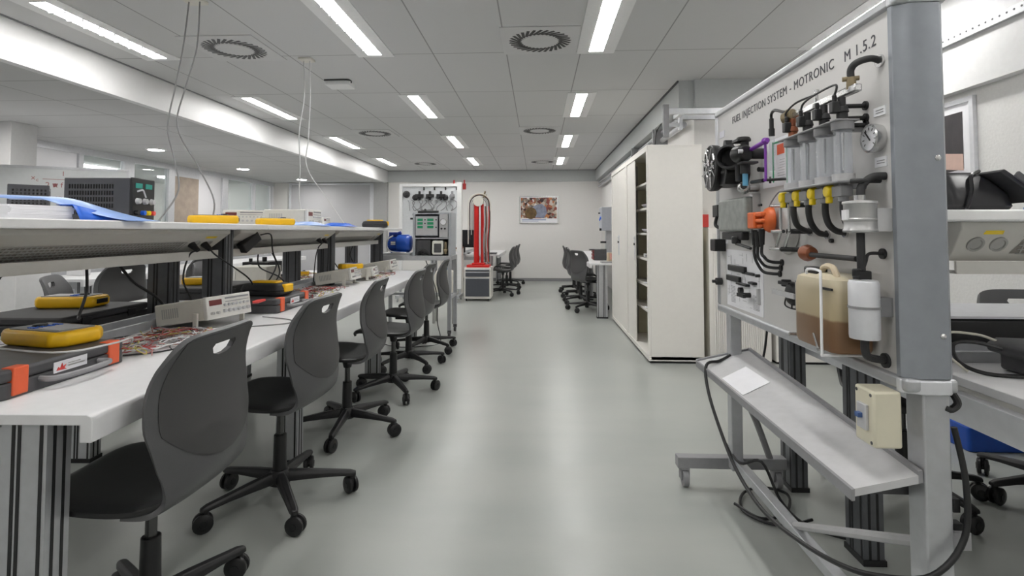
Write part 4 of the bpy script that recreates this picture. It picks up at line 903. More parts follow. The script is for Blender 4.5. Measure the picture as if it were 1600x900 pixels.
build('frame', MB().box(-0.43, 0.49, PY, YF - 0.001, 1.355, 1.375).box(-0.43, 0.49, PY, YF - 0.001, 1.985, 2.005).box(-0.43, -0.41, PY, YF - 0.001, 1.375, 1.985).box(0.47, 0.49, PY, YF - 0.001, 1.375, 1.985), STEEL, t)
build('sheet', MB().box(-0.41, 0.47, PY + 0.008, YF - 0.001, 1.375, 1.985), PAPER, t)
pic = build('picture', MB().box(-0.395, 0.455, PY + 0.006, PY + 0.008, 1.475, 1.965), poster_mat(), t)
build('picture_cylinder', MB().prism([(-0.1, 1.5), (0.15, 1.48), (0.22, 1.6), (0.2, 1.74), (0.1, 1.82), (-0.02, 1.8), (-0.1, 1.76)], 'xz', PY + 0.004, PY + 0.006), M('print_steelblue', (0.25, 0.27, 0.36), 0.3, var=0.3, sc=12), pic)
build('picture_ring', MB().lathe([(0.105, 0.001), (0.14, 0.001), (0.14, 0.0), (0.105, 0.0)], (-0.16, PY + 0.0035, 1.6), (0, -1, 0), 28).prism([(-0.16 + 0.1 * math.cos(a), 1.6 + 0.12 * math.sin(a)) for a in [2 * PI * k / 20 for k in range(20)]], 'xz', PY + 0.0025, PY + 0.004), M('print_brown', (0.16, 0.1, 0.04), 0.3, var=0.4, sc=14), pic)
build('caption', MB().box(-0.37, 0.2, PY + 0.006, PY + 0.008, 1.432, 1.45).box(-0.37, 0.02, PY + 0.006, PY + 0.008, 1.405, 1.415), M('caption_blue', (0.15, 0.2, 0.4), 0.5), t)
# ============================================================ TALL TAMBOUR CABINETS
def tall_cabinet(y0, y1, open_, lab):
    X0, X1, H = 0.985, 1.47, 1.95
    t = thing('tall_cabinet', lab, 'cabinet', (1.23, (y0 + y1) / 2, 0), 0, 'tall cream tambour cabinets')
    c = MB(); c.box(X0 + 0.02, X1, y0, y0 + 0.022, 0.03, H - 0.02); c.box(X0 + 0.02, X1, y1 - 0.022, y1, 0.03, H - 0.02)
    c.box(X0, X1, y0, y1, H - 0.02, H); c.box(X0, X1, y0, y1, 0.02, 0.06)
    c.box(X0, X0 + 0.02, y0, y0 + 0.05, 0.06, H - 0.02); c.box(X0, X0 + 0.02, y1 - 0.05, y1, 0.06, H - 0.02)
    c.box(X0, X0 + 0.02, y0 + 0.05, y1 - 0.05, H - 0.055, H - 0.02)
    build('carcass', c, CREAM, t, bevel=0.002)
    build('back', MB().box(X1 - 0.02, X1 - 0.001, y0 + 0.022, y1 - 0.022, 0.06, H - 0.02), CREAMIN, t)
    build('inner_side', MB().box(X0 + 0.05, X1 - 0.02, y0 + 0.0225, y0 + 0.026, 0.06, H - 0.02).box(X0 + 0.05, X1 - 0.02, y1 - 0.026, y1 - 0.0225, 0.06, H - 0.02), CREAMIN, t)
    build('plinth', MB().box(X0 + 0.012, X1, y0 + 0.012, y1 - 0.012, 0, 0.02), BLK, t)
    for z in (0.42, 0.66, 0.91, 1.155, 1.40, 1.645):
        build('shelf', MB().box(X0 + 0.06, X1 - 0.02, y0 + 0.027, y1 - 0.027, z - 0.022, z), CREAM, t, bevel=0.002)
    if open_: segs = [(y1 - 0.50, y1 - 0.05)]
    else: segs = [(y0 + 0.05, (y0 + y1) / 2 - 0.002), ((y0 + y1) / 2 + 0.002, y1 - 0.05)]
    for a, b in segs:
        n = int((b - a) / 0.02); mb = MB()
        mb.box(X0 + 0.012, X0 + 0.018, a, b, 0.062, H - 0.056)
        for k in range(n):
            ya = a + (b - a) * k / n; mb.box(X0 + 0.008, X0 + 0.013, ya + 0.001, ya + (b - a) / n - 0.001, 0.062, H - 0.056)
        dr = build('tambour_door', mb, CREAM, t)
        e = a if open_ or a > (y0 + y1) / 2 else b
        build('lock', MB().box(X0 + 0.002, X0 + 0.009, e + (0.01 if e == a else -0.03), e + (0.03 if e == a else -0.01), 0.88, 1.12).cyl((X0 - 0.004, e + (0.02 if e == a else -0.02), 1.1), (X0 + 0.004, e + (0.02 if e == a else -0.02), 1.1), 0.01), ALUL, dr)
        build('key_holes', MB().cyl((X0 - 0.006, e + (0.02 if e == a else -0.02), 1.04), (X0 + 0.004, e + (0.02 if e == a else -0.02), 1.04), 0.012), BLK, dr)
    if open_:
        sp = MB()
        for yy_ in (y1 - 0.5 - 0.028,):
            sp.box(X0 + 0.1, X0 + 0.125, y1 - 0.03, y1 - 0.0262, 0.06, H - 0.06)
            for k in range(60): sp.box(X0 + 0.108, X0 + 0.118, y1 - 0.0312, y1 - 0.03, 0.09 + k * 0.03, 0.104 + k * 0.03)
        build('shelf_rail', sp, BEIGED, t)
    return t
tall_cabinet(4.84, 6.0, True, 'tall cream cabinet with its shutter open, shelves showing')
tall_cabinet(6.012, 7.18, False, 'tall cream cabinet with closed shutter, farther down the aisle')
# contents
for (z, items) in ((0.665, 0), (0.915, 1), (1.16, 2), (1.405, 3), (0.425, 4)):
    if items in (1,):
        t = thing('component_box', 'small grey box with round holes on a cabinet shelf', 'box', (1.12, 5.25, z))
        build('body', MB().box(1.06, 1.2, 5.12, 5.42, z, z + 0.035), GREYL, t); build('holes', MB().cyl((1.056, 5.2, z + 0.018), (1.06, 5.2, z + 0.018), 0.01).cyl((1.056, 5.3, z + 0.018), (1.06, 5.3, z + 0.018), 0.01), BLK, t)
    elif items in (2, 3):
        for k in range(3): tag(build('flat_folder', MB().x(T(1.14, 5.28, z + 0.001 + k * 0.011, R(4 * k - 3))).box(-0.08, 0.12, -0.16, 0.16, 0, 0.01), (GREYD, GREYM, M('lilac_folder', (0.5, 0.45, 0.5), 0.6))[k]), '%s flat folder %s on the cabinet shelf %s' % (('black', 'grey', 'lilac')[k], ('lowest', 'middle', 'topmost')[k], 'fourth from the bottom' if items == 2 else 'fifth from the bottom'), 'folder', 'folders in the open cabinet')
    else:
        tag(build('loose_papers', MB().x(T(1.16, 5.22, z + 0.001, R(12))).box(-0.09, 0.1, -0.14, 0.14, 0, 0.008), PAPER), 'loose white papers on the %s cabinet shelf' % ('second' if items == 0 else 'first'), 'papers', 'papers in the open cabinet')
# low cabinets behind the board
for i, (x0, x1, lab) in enumerate(((1.525, 2.06, 'low cream ribbed cabinet directly beside the tall cabinets'), (2.1, 2.58, 'low cream ribbed cabinet in the right corner behind the board'))):
    t = thing('low_cabinet', lab, 'cabinet', ((x0 + x1) / 2, 5.0, 0), 0, 'low cream ribbed cabinets')
    build('carcass', MB().box(x0, x1, 4.86, 5.15, 0.02, 1.2), CREAM, t, bevel=0.003)
    mb = MB(); n = int((x1 - x0 - 0.08) / 0.018)
    for k in range(n): mb.box(x0 + 0.04 + k * 0.018, x0 + 0.054 + k * 0.018, 4.852, 4.86, 0.1, 1.15)
    build('tambour_door', mb, CREAM, t)
    build('plinth', MB().box(x0 + 0.01, x1 - 0.01, 4.87, 5.14, 0, 0.02), BLK, t)
t = thing('wall_bracket', 'galvanised wall bracket and rail beside the tall cabinet', 'bracket', (1.25, 4.9, 2.0))
build('plate', MB().box(1.14, 1.19, 4.86, 4.9, 2.02, 2.32), GREYM, t, bevel=0.003)
build('rail', MB().box(1.19, 2.54, 4.87, 4.91, 2.235, 2.285), ALUL, t)
build('stay', MB().box(1.19, 1.3, 4.87, 4.9, 2.12, 2.15).box(1.28, 1.31, 4.86, 4.9, 2.09, 2.2), ALU, t)
build('support_arm', MB().box(1.3, 1.34, 4.88, 5.166, 2.24, 2.28).box(1.3, 1.8, 5.14, 5.168, 2.24, 2.28), ALU, t)
for z, r_, lab in ((2.31, 0.022, 'upper grey conduit along the right wall above the cabinets'), (2.22, 0.03, 'lower grey conduit along the right wall above the cabinets')):
    tag(build('conduit', MB().cyl((1.44, 5.3, z), (1.44, 12.5, z), r_), ALU), lab, 'conduit', 'conduits above the cabinets')
for y, lab in ((6.2, 'dark clamp on the conduits above the closed cabinet'), (7.6, 'dark clamp on the conduits beyond the cabinets')):
    tag(build('conduit_clamp', MB().box(1.33, 1.5, y, y + 0.05, 2.16, 2.345).cyl((1.36, y, 2.34), (1.36, y, 2.1), 0.008), GREYM, bevel=0.003), lab, 'clamp')
cord([(1.36, 5.9, 2.35), (1.3, 5.88, 2.25), (1.28, 5.86, 2.1), (1.3, 5.9, 1.955)], 'thin black cable drooping onto the tall cabinets', 0.005, BLK, 'cables on the right wall')
tag(build('notice_card', MB().box(1.53, 1.62, 5.155, 5.168, 1.21, 1.33), REDM), 'small red and white notice on the wall behind the board', 'notice')
# ============================================================ RIGHT FAR BENCH
RB = bench('white workbench along the right wall beyond the tall cabinets', 'workbench', (0.70, 19.2, 0), PI, 7.4, 11.95, [7.5, 9.98, 11.88], shelf=False, rear=False, legs_u=((-0.24, -0.10),))
for yl in (7.32, 11.7): build('wall_leg', MB().box(-0.72, -0.66, 19.2 - yl - 0.03, 19.2 - yl + 0.03, 0, 0.715) if False else MB().box(-0.61, -0.55, 19.2 - yl - 0.03, 19.2 - yl + 0.03, 0, 0.715), ALU, RB)
tag(build('tall_rail', MB().box(1.36, 1.44, 7.5, 7.58, 0.0, 1.75), ALUD, bevel=0.003), 'tall dark grey upright between the cabinet and the far bench', 'post')
t = thing('control_box', 'grey wall control box with blue switches over the right far bench', 'control box', (1.2, 8.6, 1.1))
build('body', MB().box(1.0, 1.3, 8.4, 8.75, 1.18, 1.55), M('control_grey', (0.45, 0.47, 0.52), 0.4), t, bevel=0.006)
build('upright', MB().box(1.08, 1.25, 8.5, 8.65, 0.741, 1.18), ALU, t)
build('switches', MB().cyl((0.985, 8.5, 1.38), (1.0, 8.5, 1.38), 0.025).cyl((0.985, 8.62, 1.36), (1.0, 8.62, 1.36), 0.02), BLUF, t)
build('side_knobs', MB().cyl((0.97, 8.45, 1.2), (1.0, 8.45, 1.2), 0.02).cyl((0.99, 8.5, 1.0), (1.08, 8.5, 1.0), 0.015).cyl((0.99, 8.5, 0.88), (1.08, 8.5, 0.88), 0.015).cyl((0.97, 8.6, 1.46), (1.0, 8.6, 1.46), 0.012), BLK, t)
t = thing('parts_organiser', 'organiser with dark red drawers on the right far bench', 'organiser', (0.92, 8.0, 0.74))
build('housing', MB().box(0.84, 1.02, 8.0, 8.3, 0.741, 0.9).box(0.78, 0.86, 8.05, 8.2, 0.885, 0.905), GREYD, t)
for k in range(3): build('drawer', MB().box(0.825, 0.84, 8.02, 8.28, 0.75 + k * 0.05, 0.79 + k * 0.05), M('maroon', (0.25, 0.04, 0.04), 0.4), t, bevel=0.002)
t = thing('carton', 'small tan carton with a pink picture on the right far bench', 'box', (1.02, 7.6, 0.74))
build('box', MB().box(0.98, 1.12, 7.5, 7.66, 0.741, 0.87), M('carton_tan', (0.5, 0.4, 0.27), 0.6), t)
build('picture', MB().box(1.0, 1.1, 7.494, 7.5, 0.78, 0.86), M('pink_print', (0.7, 0.35, 0.3), 0.6), t)
t = thing('laptop', 'open laptop leaning back at the front of the right far bench', 'laptop', (1.2, 7.55, 0.74))
build('base', MB().box(0.86, 1.26, 7.28, 7.44, 0.741, 0.758), GREYM, t, bevel=0.003)
build('screen', MB().x(T(1.24, 7.4, 0.76, 0, 0, R(22))).box(-0.004, 0.004, -0.15, 0.1, 0, 0.2), ALUL, t)
# ============================================================ RIGHT TRANSVERSE BENCH
# local u axis -> -Y side: rotate so that +u (user side) points to -Y and v runs along +X
RB2 = bench('white double-sided workbench with shelf at the right picture edge', 'workbench', (0, 1.22, 0), R(-90), 1.24, 2.55, [], shelf=False, rear=True)
def rb(u, v): return (v, 1.22 - u)      # world x,y
for (u0, u1) in ((-0.86, -0.76), (-1.40, -1.29)):
    pass
for u in (-0.81, -1.34):
    build('leg', post(MB(), u - 0.055, u + 0.055, 1.14 - 0.0, 1.21, 0.02, 1.2), [ALUD, BLK], RB2)
    build('foot', MB().box(u - 0.06, u + 0.06, 1.135, 1.215, 0, 0.02), BLK, RB2)
for u in (-0.2, -1.2): build('leg', post(MB(), u - 0.055, u + 0.055, 2.42, 2.49, 0.02, 0.70), [ALUD, BLK], RB2)
build('crossbar', MB().box(-1.3, -0.1, 1.21, 1.26, 0.62, 0.7), ALUL, RB2)
build('side_rail', MB().box(-0.62, -0.03, 1.245, 1.262, 0.66, 0.715).box(-1.37, -0.78, 1.245, 1.262, 0.66, 0.715), TRUNK, RB2)
ho = MB()
for u in (-0.09, -0.12, -0.16, -0.2): ho.cyl((u, 1.2435, 0.69), (u, 1.246, 0.69), 0.006 if u != -0.2 else 0.003, n=10)
build('screw_holes', ho, BLK, RB2)
for u in (-0.52, -0.86):
    build('shelf_post', post(MB(), u - 0.05, u + 0.05, 2.45, 2.52, 0.741, 1.2), [ALUD, BLK], RB2)
build('shelf', MB().box(-1.05, -0.36, 1.12, 2.58, 1.2, 1.232), WHITE, RB2, bevel=0.005)
# socket trunking facing the camera
def RQ(q, v, h=0.0):
    a = Vector((-0.52, 0, 1.175)); b = Vector((-0.58, 0, 1.075)); n_ = Vector((0.1, 0, -0.06)).normalized(); p = a.lerp(b, q) + n_ * h; return Vector((p.x, v, p.z))
spz = build('socket_trunking', MB().prism([(-0.52, 1.2), (-0.52, 1.175), (-0.58, 1.075), (-0.62, 1.075), (-0.62, 1.2)], 'xz', 1.325, 2.44), TRUNK, RB2, bevel=0.003)
build('cable_tray', MB().box(-0.62, -0.55, 1.325, 2.44, 1.035, 1.042).box(-0.555, -0.545, 1.325, 2.44, 1.035, 1.075), TRUNK, RB2)
for v in (1.385, 1.455): build('socket', MB().lathe([(0.026, 0), (0.026, 0.005), (0.02, 0.005), (0.018, 0.001), (0.001, 0.001)], RQ(0.45, v), (0.1, 0, -0.06), 20), BEIGED, spz)
build('warning_label', MB().add([RQ(0.02, 1.40, 0.001), RQ(0.02, 1.455, 0.001), RQ(0.14, 1.455, 0.001), RQ(0.14, 1.395, 0.001)], [(0, 1, 2, 3)]), YELB, spz, label='yellow sticker')
g = MB(); g.add([RQ(0.2, 1.53, 0.001), RQ(0.2, 2.4, 0.001), RQ(0.75, 2.4, 0.001), RQ(0.75, 1.50, 0.001)], [(0, 1, 2, 3)]); g.mat(1)
for k in range(5):
    q = 0.2 + 0.55 * k / 4; g.rings([[RQ(q - 0.015, v, 0.001), RQ(q - 0.015, v, 0.003), RQ(q + 0.015, v, 0.003), RQ(q + 0.015, v, 0.001)] for v in (1.52, 2.4)])
for k in range(41): g.rings([[RQ(q, 1.53 + k * 0.021 + w_, h) for w_, h in ((0, 0.001), (0, 0.0025), (0.005, 0.0025), (0.005, 0.001))] for q in (0.2, 0.75)])
build('vent_grille', g, [TRUNKD, BEIGED], spz)
# objects on the right bench
t = thing('shoulder_bag', 'black leather-look bag on the right-hand upper shelf', 'bag', (1.5, 1.9, 1.233))
def bagp(k, z, sh=0): return [Vector((1.41 + sh + x * k, 1.86 + y * k, z)) for x, y in rpoly(0.22, 0.2, 0.05)]
build('body', MB().rings([bagp(0.92, 1.2325), bagp(1.03, 1.25), bagp(1.0, 1.29, -0.01), bagp(0.72, 1.345, -0.03), bagp(0.5, 1.362, -0.035)]), M('bag_black', (0.02, 0.02, 0.022), 0.3, var=0.2, bump=0.4, sc=12), t, bevel=0.005)
build('flap', MB().rings([[Vector(p_) for p_ in ((1.43, 1.72, 1.355), (1.555, 1.72, 1.262), (1.55, 1.98, 1.258), (1.43, 1.98, 1.35))], [Vector(p_) for p_ in ((1.44, 1.715, 1.363), (1.57, 1.715, 1.268), (1.565, 1.985, 1.264), (1.44, 1.985, 1.36))]]), BLKM, t, bevel=0.003)
build('strap', MB().tube([(1.35, 1.75, 1.24), (1.37, 1.755, 1.3), (1.39, 1.78, 1.345), (1.43, 1.8, 1.365)], 0.006), BLKG, t)
build('buckle', MB().x(T(1.485, 1.712, 1.335, 0, 0, R(40))).box(-0.02, 0.02, -0.006, 0.004, -0.01, 0.01), GREYD, t, bevel=0.002)
t = thing('circuit_board', 'green circuit board in a clear frame leaning on the black bag', 'circuit board', (1.68, 1.8, 1.233))
mxp = T(1.60, 1.8, 1.285, 0, 0, R(35))
build('board', MB().x(mxp).box(-0.06, 0.06, -0.06, 0.06, -0.002, 0.002), PCB, t)
build('chips', MB().x(mxp).box(-0.04, -0.01, -0.04, 0.0, 0.002, 0.01).box(0.01, 0.03, -0.05, -0.01, 0.002, 0.012).box(-0.02, 0.02, 0.02, 0.04, 0.002, 0.009).cyl((0.04, 0.0, 0.002), (0.04, 0.0, 0.018), 0.007), BLK, t)
build('clear_frame', MB().x(mxp).box(-0.07, 0.07, -0.07, 0.07, 0.02, 0.024), CLEAR, t)
tangle((1.72, 1.76), 0.08, 0.08, 22, 21, [WC[0], BLUF, BLK, WC[0]], 'red and blue leads on the right-hand upper shelf', 1.234)
tag(build('blue_strip', MB().x(T(1.50, 1.64, 1.2335, R(-6))).box(-0.06, 0.08, -0.012, 0.012, 0, 0.008), BLUF), 'blue plastic strip on the right shelf edge', 'strip')
t = thing('soldering_station', 'dark grey soldering stand on the right bench at the frame edge', 'soldering station', (1.53, 1.62, 0.741))
build('body', MB().prism([(1.44, 0.742), (1.44, 0.79), (1.40, 0.80), (1.40, 0.825), (1.43, 0.84), (1.6, 0.835), (1.66, 0.81), (1.66, 0.742), (1.58, 0.742), (1.58, 0.775), (1.50, 0.775), (1.50, 0.742)], 'xz', 1.62, 1.76), GREYD, t, bevel=0.01, seg=3)
build('knob', MB().cyl((1.53, 1.605, 0.805), (1.53, 1.62, 0.805), 0.018), BLK, t)
cord([(1.40, 1.7, 0.815), (1.34, 1.72, 0.83), (1.29, 1.74, 0.82), (1.29, 1.72, 0.77), (1.33, 1.67, 0.748), (1.43, 1.64, 0.748)], 'black cable loop beside the soldering stand', 0.006, BLK, 'cables on the right bench')
cord([(1.42, 1.74, 0.83), (1.36, 1.74, 0.85), (1.28, 1.76, 0.85), (1.26, 1.74, 0.8), (1.3, 1.7, 0.746)], 'pale cable loop behind the soldering stand', 0.004, M('cable_cream', (0.6, 0.58, 0.5), 0.5), 'cables on the right bench')
t = thing('printer', 'long black flat printer behind the right bench rail', 'printer', (1.85, 2.2, 0.741))
build('body', MB().box(1.46, 2.3, 2.03, 2.4, 0.742, 0.85), BLK, t, bevel=0.008)
build('lid', MB().box(1.46, 2.3, 2.03, 2.4, 0.853, 0.862), ALUL, t)
build('grip', MB().box(1.8, 1.95, 2.024, 2.03, 0.78, 0.80), YELB, t)
tag(build('storage_crate', MB().prism(rpoly(0.3, 0.22, 0.02, cx=2.43, cy=3.1), 'xy', 0.001, 0.13), BLU, bevel=0.006), 'blue plastic crate on the floor under the right bench', 'crate')
t = thing('wall_poster', 'framed poster with keyboard picture on the right wall', 'poster', (2.59, 3.55, 1.3))
build('frame', MB().box(2.575, 2.599, 3.27, 3.30, 1.2, 1.98).box(2.575, 2.599, 3.95, 3.98, 1.2, 1.98).box(2.575, 2.599, 3.30, 3.95, 1.95, 1.98).box(2.575, 2.599, 3.30, 3.95, 1.2, 1.23), ALUL, t)
build('sheet', MB().box(2.585, 2.598, 3.30, 3.95, 1.23, 1.95), PAPER, t)
build('picture_dark', MB().prism([(3.36, 1.9), (3.95, 1.9), (3.95, 1.5), (3.36, 1.55)], 'yz', 2.583, 2.585), M('print_dark', (0.05, 0.045, 0.05), 0.4, var=0.3, sc=8), t)
build('picture_hand', MB().prism([(3.6, 1.72), (3.5, 1.66), (3.36, 1.64), (3.36, 1.54), (3.5, 1.56), (3.7, 1.6), (3.7, 1.76)], 'yz', 2.581, 2.583), M('print_skin', (0.6, 0.42, 0.36), 0.5), t)
kb = MB().prism([(3.4, 1.52), (3.9, 1.6), (3.9, 1.42), (3.4, 1.46)], 'yz', 2.5815, 2.583)
build('picture_keys', kb, M('print_keys', (0.5, 0.48, 0.5), 0.4, var=0.4, sc=60), t)
build('picture_gap', MB().box(2.583, 2.5855, 3.36, 3.95, 1.3, 1.42), M('print_pale', (0.6, 0.62, 0.7), 0.5), t)
t = thing('wall_rail', 'perforated galvanised rail high on the right wall', 'rail', (2.53, 2.0, 2.33))
build('rail', MB().box(2.515, 2.54, -1.0, 4.4, 2.31, 2.365), ALU, t)
rh = MB()
for k in range(60): rh.cyl((2.513, 1.6 + k * 0.045, 2.343), (2.5155, 1.6 + k * 0.045, 2.343), 0.006, n=8)
build('holes', rh, GREYD, t)
# ============================================================ MAIN DISPLAY BOARD
D = thing('display_board', 'large wheeled fuel injection training board on the right', 'display board', (0.9, 1.93, 0))
Y0, Y1, Z0, Z1, XF, XB = 1.278, 2.57, 0.80, 1.735, 0.842, 0.958
build('panel', MB().box(XF + 0.008, XF + 0.02, Y0 + 0.03, Y1 - 0.02, Z0 + 0.03, Z1 - 0.02), BPANEL, D)
def frame_bar(mb, *a): mb.box(*a)
fb = build('frame', MB().box(XF, XB, Y0, Y1, Z1 - 0.028, Z1).box(XF, XB, Y0, Y1, Z0, Z0 + 0.032).box(XF, XB, Y1 - 0.026, Y1, Z0 + 0.032, Z1 - 0.028), ALU, D, bevel=0.008, seg=3)
build('end_cover', MB().prism([(XF, Y0 + 0.034), (XF, Y0 + 0.02), (XF + 0.034, Y0), (XB - 0.018, Y0), (XB, Y0 + 0.02), (XB, Y0 + 0.034)], 'xy', Z0 + 0.032, Z1 - 0.028), M('cover_bluegrey', (0.3, 0.32, 0.35), 0.4, metal=0.4), D, bevel=0.001)
build('corner_cap', MB().prism([(XF - 0.002, Y0 + 0.035), (XF - 0.002, Y0 + 0.019), (XF + 0.034, Y0 - 0.002), (XB - 0.018, Y0 - 0.002), (XB + 0.002, Y0 + 0.02), (XB + 0.002, Y0 + 0.035)], 'xy', Z0 - 0.004, Z0 + 0.028), ALUL, D, bevel=0.003)
build('corner_cap', MB().prism([(XF - 0.002, Y0 + 0.035), (XF - 0.002, Y0 + 0.019), (XF + 0.034, Y0 - 0.002), (XB - 0.018, Y0 - 0.002), (XB + 0.002, Y0 + 0.02), (XB + 0.002, Y0 + 0.035)], 'xy', Z1 - 0.026, Z1 + 0.004), ALUL, D, bevel=0.003)
build('back_cover', MB().box(XF + 0.02, XB - 0.005, Y0 + 0.034, Y1 - 0.026, Z0 + 0.032, Z1 - 0.028), GREYL, D)
sc_ = MB()
for z in (0.93, 1.34): sc_.sph((0.925, Y0 - 0.001, z), 0.007, (1, 0.6, 1), 8)
build('screw', sc_, STEEL, D)
# lettering : text reads towards -Y (left = far)
PXF = XF + 0.008
TM = lambda y, z: Matrix.Translation((PXF - 0.0005, y, z)) @ Matrix.Rotation(-PI / 2, 4, 'Z') @ Matrix.Rotation(PI / 2, 4, 'X')
text('lettering', 'FUEL INJECTION SYSTEM - MOTRONIC', 0.042, TM(2.36, 1.638), INK, D, 0.0005, 1.115)
text('lettering', 'M 1.5.2', 0.042, TM(1.508, 1.638), INK, D, 0.0005, 1.12)
def plate(y, z, w, h, m_=PAPER, x=PXF - 0.002, nm='label_plate'): return build(nm, MB().box(x, PXF, y - w / 2, y + w / 2, z - h / 2, z + h / 2), m_, D)
def marks(par, y, z, w, n, h=0.003, gap=0.008, m_=GREYM):
    mb = MB(); rnd = random.Random(int(y * 1000))
    for k in range(n): mb.box(PXF - 0.0026, PXF - 0.002, y - w / 2, y - w / 2 + w * rnd.uniform(0.6, 1), z - k * gap - h / 2, z - k * gap + h / 2)
    return build('print_lines', mb, m_, par)
for y, z, w, h in ((1.36, 1.468, 0.045, 0.022), (1.36, 1.342, 0.046, 0.025), (1.845, 1.568, 0.05, 0.02), (1.70, 1.615, 0.001, 0.001), (1.44, 1.1, 0.02, 0.012), (2.46, 1.13, 0.05, 0.03)):
    if w < 0.01: continue
    p_ = plate(y, z, w, h); marks(p_, y, z + 0.003, w * 0.7, 2, 0.002, 0.006)
# gauge
ga = build('pressure_gauge', MB().lathe([(0.034, 0), (0.036, 0.01), (0.036, 0.024), (0.032, 0.027), (0.031, 0.022)], (PXF, 1.368, 1.402), (-1, 0, 0), 28), STEEL, D)
build('dial', MB().cyl((PXF - 0.02, 1.368, 1.402), (PXF - 0.023, 1.368, 1.402), 0.0305, n=28), PAPER, ga)
tk = MB()
for k in range(9):
    a = R(-40 + 32.5 * k); tk.x(Matrix.Translation((PXF - 0.0235, 1.368, 1.402)) @ Matrix.Rotation(a, 4, 'X')).box(-0.0005, 0.0005, 0.02, 0.027, -0.0008, 0.0008)
tk.x(Matrix.Translation((PXF - 0.0245, 1.368, 1.402)) @ Matrix.Rotation(R(50), 4, 'X')).box(-0.001, 0.001, -0.008, 0.024, -0.0012, 0.0012); tk.x(None)
build('needle', tk, BLK, ga)
build('hub_boss', MB().lathe([(0.022, 0), (0.024, 0.012), (0.021, 0.016), (0.012, 0.017)], (PXF, 2.575 - 0.03, 1.51), (-1, 0, 0)), STEEL, D)
# wiring diagram sheet
dg = build('wiring_diagram', MB().box(PXF - 0.002, PXF, 2.066, 2.45, 0.845, 1.09), PAPER, D)
mb = MB(); rnd = random.Random(2)
for k in range(46):
    y = rnd.uniform(2.09, 2.43); z = rnd.uniform(0.86, 1.07); L_ = rnd.uniform(0.01, 0.05)
    if rnd.random() < .5: mb.box(PXF - 0.0026, PXF - 0.002, y, min(2.44, y + L_), z, z + 0.0014)
    else: mb.box(PXF - 0.0026, PXF - 0.002, y, y + 0.0014, z, min(1.08, z + L_))
for k in range(12): mb.box(PXF - 0.0026, PXF - 0.002, 2.35, 2.40, 0.865 + k * 0.006, 0.867 + k * 0.006); mb.box(PXF - 0.0026, PXF - 0.002, 2.1, 2.16, 0.862 + k * 0.005, 0.8635 + k * 0.005)
build('print_lines', mb, GREYM, dg)
build('connector', MB().box(PXF - 0.014, PXF, 2.22, 2.41, 1.0, 1.025).box(PXF - 0.01, PXF, 2.14, 2.26, 0.995, 1.006), BLK, dg, bevel=0.003)
build('connector', MB().box(PXF - 0.014, PXF, 2.28, 2.43, 0.955, 0.98).box(PXF - 0.02, PXF, 2.19, 2.3, 0.948, 0.958).box(PXF - 0.02, PXF, 2.12, 2.17, 0.962, 0.972), BLK, dg, bevel=0.003)
for y, z in ((2.27, 0.925), (2.095, 1.0)): build('knob', MB().cyl((PXF, y, z), (PXF - 0.018, y, z), 0.013 if y > 2.2 else 0.006), BLK, dg)
build('key_switch', MB().cyl((PXF, 2.19, 0.915), (PXF - 0.035, 2.19, 0.915), 0.01).box(PXF - 0.045, PXF - 0.035, 2.15, 2.22, 0.908, 0.922), BLK, dg)
build('fuse_strip', MB().box(PXF - 0.012, PXF, 2.09, 2.105, 0.89, 0.95), GREYL, dg)
build('banana_jack', MB().cyl((PXF - 0.002, 2.52, 0.94), (PXF - 0.028, 2.52, 0.94), 0.016).cyl((PXF - 0.028, 2.52, 0.94), (PXF - 0.045, 2.52, 0.94), 0.007), BLKM, D)
# coloured schematic with green borders and purple pipe
sc2 = build('coloured_schematic', MB().box(PXF - 0.002, PXF, 1.83, 2.05, 1.33, 1.50), PAPER, D)
build('green_borders', MB().box(PXF - 0.0035, PXF - 0.002, 1.955, 1.964, 1.345, 1.49).box(PXF - 0.0035, PXF - 0.002, 1.85, 1.858, 1.335, 1.47).box(PXF - 0.0035, PXF - 0.002, 1.85, 1.964, 1.482, 1.488), GRN, sc2)
build('orange_field', MB().box(PXF - 0.0035, PXF - 0.002, 1.872, 1.925, 1.44, 1.475), ORG, sc2)
marks(sc2, 1.9, 1.42, 0.06, 8, 0.002, 0.009, GREYL)
build('sensor_head', MB().cyl((0.81, 1.88, 1.50), (0.81, 1.88, 1.525), 0.010).cyl((0.81, 1.88, 1.525), (0.81, 1.88, 1.56), 0.0075).tube([(0.81, 1.88, 1.555), (0.808, 1.875, 1.575), (0.80, 1.83, 1.578), (0.79, 1.75, 1.555), (0.785, 1.69, 1.54)], 0.005), BLK, D)
build('glass_probe', MB().cyl((0.81, 1.88, 1.38), (0.81, 1.88, 1.50), 0.009), CLEAR, D)
pp = MB().cyl((0.80, 1.91, 1.355), (0.80, 1.91, 1.49), 0.0045)
pp.cyl((0.80, 1.89, 1.488), (0.79, 2.02, 1.472), 0.0085, 0.007).sph((0.80, 1.91, 1.487), 0.013).cyl((0.80, 1.905, 1.35), (0.80, 1.98, 1.352), 0.005)
build('purple_pipe', pp, PURP, D)
build('pipe_stud', MB().cyl((0.795, 1.92, 1.349), (0.795, 2.02, 1.352), 0.007).cyl((0.80, 1.90, 1.349), (PXF, 1.86, 1.349), 0.005).cyl((0.812, 1.895, 1.349), (0.806, 1.898, 1.349), 0.012), BLK, D)
build('small_stud', MB().cyl((PXF, 2.03, 1.40), (PXF - 0.03, 2.02, 1.40), 0.009), BLK, D)
